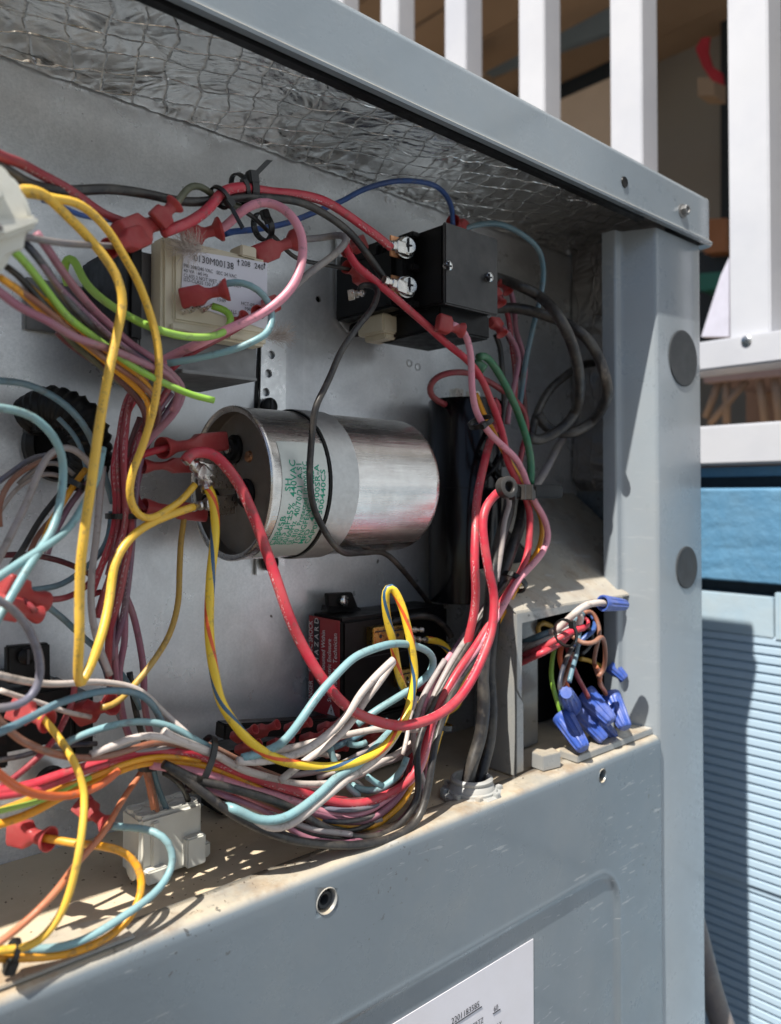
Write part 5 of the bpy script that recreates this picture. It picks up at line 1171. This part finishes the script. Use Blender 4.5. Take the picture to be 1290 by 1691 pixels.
# ---- cable ties
def tie(u, v, d, du, dv, wpx, hpx, label, band=4.5, head=True, tail=0, hang=0):
    c = P(u, v, d); ax = (P(u+du, v+dv, d)-c).normalized(); k = depth(c)/FPX
    side = ax.cross(Vector((0, 1, 0))).normalized(); dep = ax.cross(side).normalized()
    rw, rd, bw = wpx*.5*k, hpx*.5*k, band*.5*k; th = .0006; n = 40; vs_, fs = [], []
    e = empty('cable_tie', c, label, 'cable tie', 'black nylon cable ties')
    for i in range(n):
        an = 2*math.pi*i/n; o_ = side*math.cos(an)+dep*math.sin(an)
        p_ = c+side*math.cos(an)*rw+dep*math.sin(an)*rd
        for (da, dr) in ((-bw, 0), (bw, 0), (bw, th), (-bw, th)): vs_.append(p_+ax*da+o_*dr*1.4)
    for i in range(n):
        j = (i+1) % n
        for q in range(4): fs.append((i*4+q, i*4+(q+1) % 4, j*4+(q+1) % 4, j*4+q))
    mesh_pd('band', vs_, fs, M['tie'], e, smooth=False)
    if head:
        s = -1 if head is True else head
        h0 = c+side*rw*s*.75-Vector((0, 1, 0))*rd*.75; hs = max(bw*1.35, .0016)
        bm = bmesh.new()
        q = []
        for a1 in (-1, 1):
            for b1 in (-1, 1):
                for c1 in (-1, 1): q.append(bm.verts.new(h0+ax*a1*hs+side*b1*hs*1.2+dep*c1*hs*.9))
        for f in ((0,1,3,2),(4,6,7,5),(0,4,5,1),(2,3,7,6),(0,2,6,4),(1,5,7,3)): bm.faces.new([q[i] for i in f])
        bm_obj('head', bm, M['tie'], e, bev=.0004)
        if tail:
            bm = bmesh.new(); t0 = h0; t1 = h0+Vector((tail[0]*k, -.004, -tail[1]*k)); w2 = ax*bw*.9; dd = Vector((0, .0008, 0))
            q = [bm.verts.new(x) for x in (t0-w2, t0+w2, t1+w2, t1-w2, t0-w2+dd, t0+w2+dd, t1+w2+dd, t1-w2+dd)]
            for f in ((0,1,2,3),(7,6,5,4),(0,4,5,1),(1,5,6,2),(2,6,7,3),(3,7,4,0)): bm.faces.new([q[i] for i in f])
            bm_obj('tail', bm, M['tie'], e)
    return e
tie(203, 852, 54, 0, 20, 46, 60, 'cable tie round the vertical red bundle left of the capacitor', 9, head=False)
tie(333, 1262, 74, 30, 9, 88, 46, 'cable tie with a tall head round left end of the lower harness', 11, head=-1, tail=(-6, -24))
tie(120, 800, 46, -12, 22, 34, 40, 'cable tie on the orange and purple wires behind teal loops', 9, head=False)
tie(794, 697, 70, 8, 20, 34, 40, 'cable tie on the pink and golden wires above the clamp', 8, head=-1, tail=(-14, 4))
tie(846, 961, 66, -14, 22, 40, 50, 'cable tie below the clamp where the bundle slants left', 9, head=False)
tie(715, 1196, 68, -3, 20, 58, 64, 'cable tie round the harness beside the lower end of the relay', 8, head=False)
tie(412, 312, 66, 20, 2, 38, 36, 'cable tie with an upright tail on the red wire above the transformer', 13, head=1, tail=(22, -30))
tie(396, 310, 66, 20, -5, 40, 40, 'second looped cable tie just left of the upright tail', 8, head=False)
tie(364, 326, 71, 14, -12, 34, 34, 'cable tie joining the thick red and olive wires', 7, head=-1, tail=(16, 44))
tie(434, 374, 50, 16, -4, 40, 44, 'cable tie hanging round the blue and black wires above transformer', 10, head=1, tail=(-4, 20))
tie(420, 335, 64, 6, 18, 40, 44, 'cable tie loop knotted under the upright tail', 8, head=False)
tie(934, 1045, 86, 20, -9, 42, 40, 'grey cable tie round the wires leaving the junction box', 6, head=1)
tie(20, 1576, 89, 20, 0, 40, 30, 'cable tie on the yellow and orange wires at the bottom left', 9, head=-1)
tie(252, 1262, 64, 2, 20, 40, 40, 'cable tie above the nylon connector', 7, head=False)
# clamp with eyelet gathering the wires
ck = P(832, 806, 84)
cl_ = empty('wire_clamp', ck, 'black nylon wire clamp with a round eyelet gathering wires right of start capacitor', 'clamp')
lathe('eyelet', ck, Vector((-.15, -1, .15)), [(0, .0052), (.004, .0052), (.0044, .0046), (.0044, .0030), (.004, .0026), (0, .0026)], M['blackgrey'], cl_, 32, (False, False))
lathe('eyelet_bore', ck, Vector((-.15, -1, .15)), [(.0005, .0027), (.0006, .0001)], M['ink'], cl_, 20, (False, False))
prism('clamp_body', [P(u, v, 82) for u, v in ((838, 795), (862, 800), (886, 808), (887, 826), (862, 824), (838, 822))], Vector((0, .006, 0)), M['blackgrey'], cl_, .0008)
prism('clamp_lock', [P(u, v, 84) for u, v in ((847, 800), (866, 803), (866, 822), (847, 822))], Vector((0, .004, 0)), M['black'], cl_, .0006)
box('clamp_strap', P(838, 810, 60).x, P(886, 810, 60).x, YB-.078, YB-.05, P(838, 823, 70).z, P(838, 800, 70).z, M['black'], cl_, .001)
for u in (852, 868, 880): 
    q = P(u, 812, 86); box('clamp_rib', q.x-.0007, q.x+.0007, q.y, q.y+.004, q.z-.0040, q.z+.0036, M['blackgrey'], cl_, .0003)
# ---- grit on the tray and its flange
def grit():
    rnd = random.Random(5); vs_, fs = [], []
    for i in range(800):
        x = rnd.uniform(.02, .42); y = rnd.uniform(.2375, .318)
        if x > .30 and y > .2525: continue
        z = -.1370 if y < .2487 else ZF-.0014
        r = rnd.choice((.0001, .00015, .0002, .00032))*rnd.uniform(.6, 1.3); b = len(vs_); l = r*rnd.uniform(1, 3); an = rnd.uniform(0, 3.14)
        c, s = math.cos(an), math.sin(an)
        vs_ += [(x-l*c, y-l*s, z), (x+r*s, y-r*c, z), (x+l*c, y+l*s, z), (x-r*s, y+r*c, z), (x, y, z+r)]
        fs += [(b, b+1, b+4), (b+1, b+2, b+4), (b+2, b+3, b+4), (b+3, b, b+4)]
    o = mesh_pd('grit', vs_, fs, mat('brown_grit', (.13, .09, .06), .9, 0, .5, 300), None)
    tag(o, 'brown grit and dust crumbs scattered on the tray', kind='stuff')
grit()
# ---- lint caught on the transformer
def lint(u, v, d, n_, L, spread, label, dirv):
    vs_, fs = [], []
    for i in range(n_):
        p0 = P(u+random.uniform(-16, 16), v+random.uniform(-6, 6), d+random.uniform(-1, 2)); p = p0.copy()
        dv_ = Vector((dirv[0]+random.uniform(-spread, spread), -random.random()*.6, dirv[1]+random.uniform(-spread, spread))).normalized()
        for s in range(5):
            q = p+dv_*L*random.uniform(.14, .26); dv_ = (dv_+Vector((random.uniform(-.4, .4), random.uniform(-.3, .3), random.uniform(-.4, .4)))).normalized()
            wv = dv_.cross(Vector((0, 1, 0))).normalized()*.00006; b = len(vs_)
            vs_ += [p-wv, p+wv, q+wv, q-wv]; fs.append((b, b+1, b+2, b+3)); p = q
    o = mesh_pd('lint', vs_, fs, mat('lint_fibres', (.42, .36, .32), .9, 0, .2), None)
    tag(o, label, 'lint', kind='stuff')
lint(318, 412, 66, 240, .008, .7, 'tuft of beige lint caught on the upper edge of the transformer', (-.6, .15))
lint(455, 556, 58, 160, .006, .7, 'tuft of beige lint caught at the lower right corner of the transformer', (.6, .3))
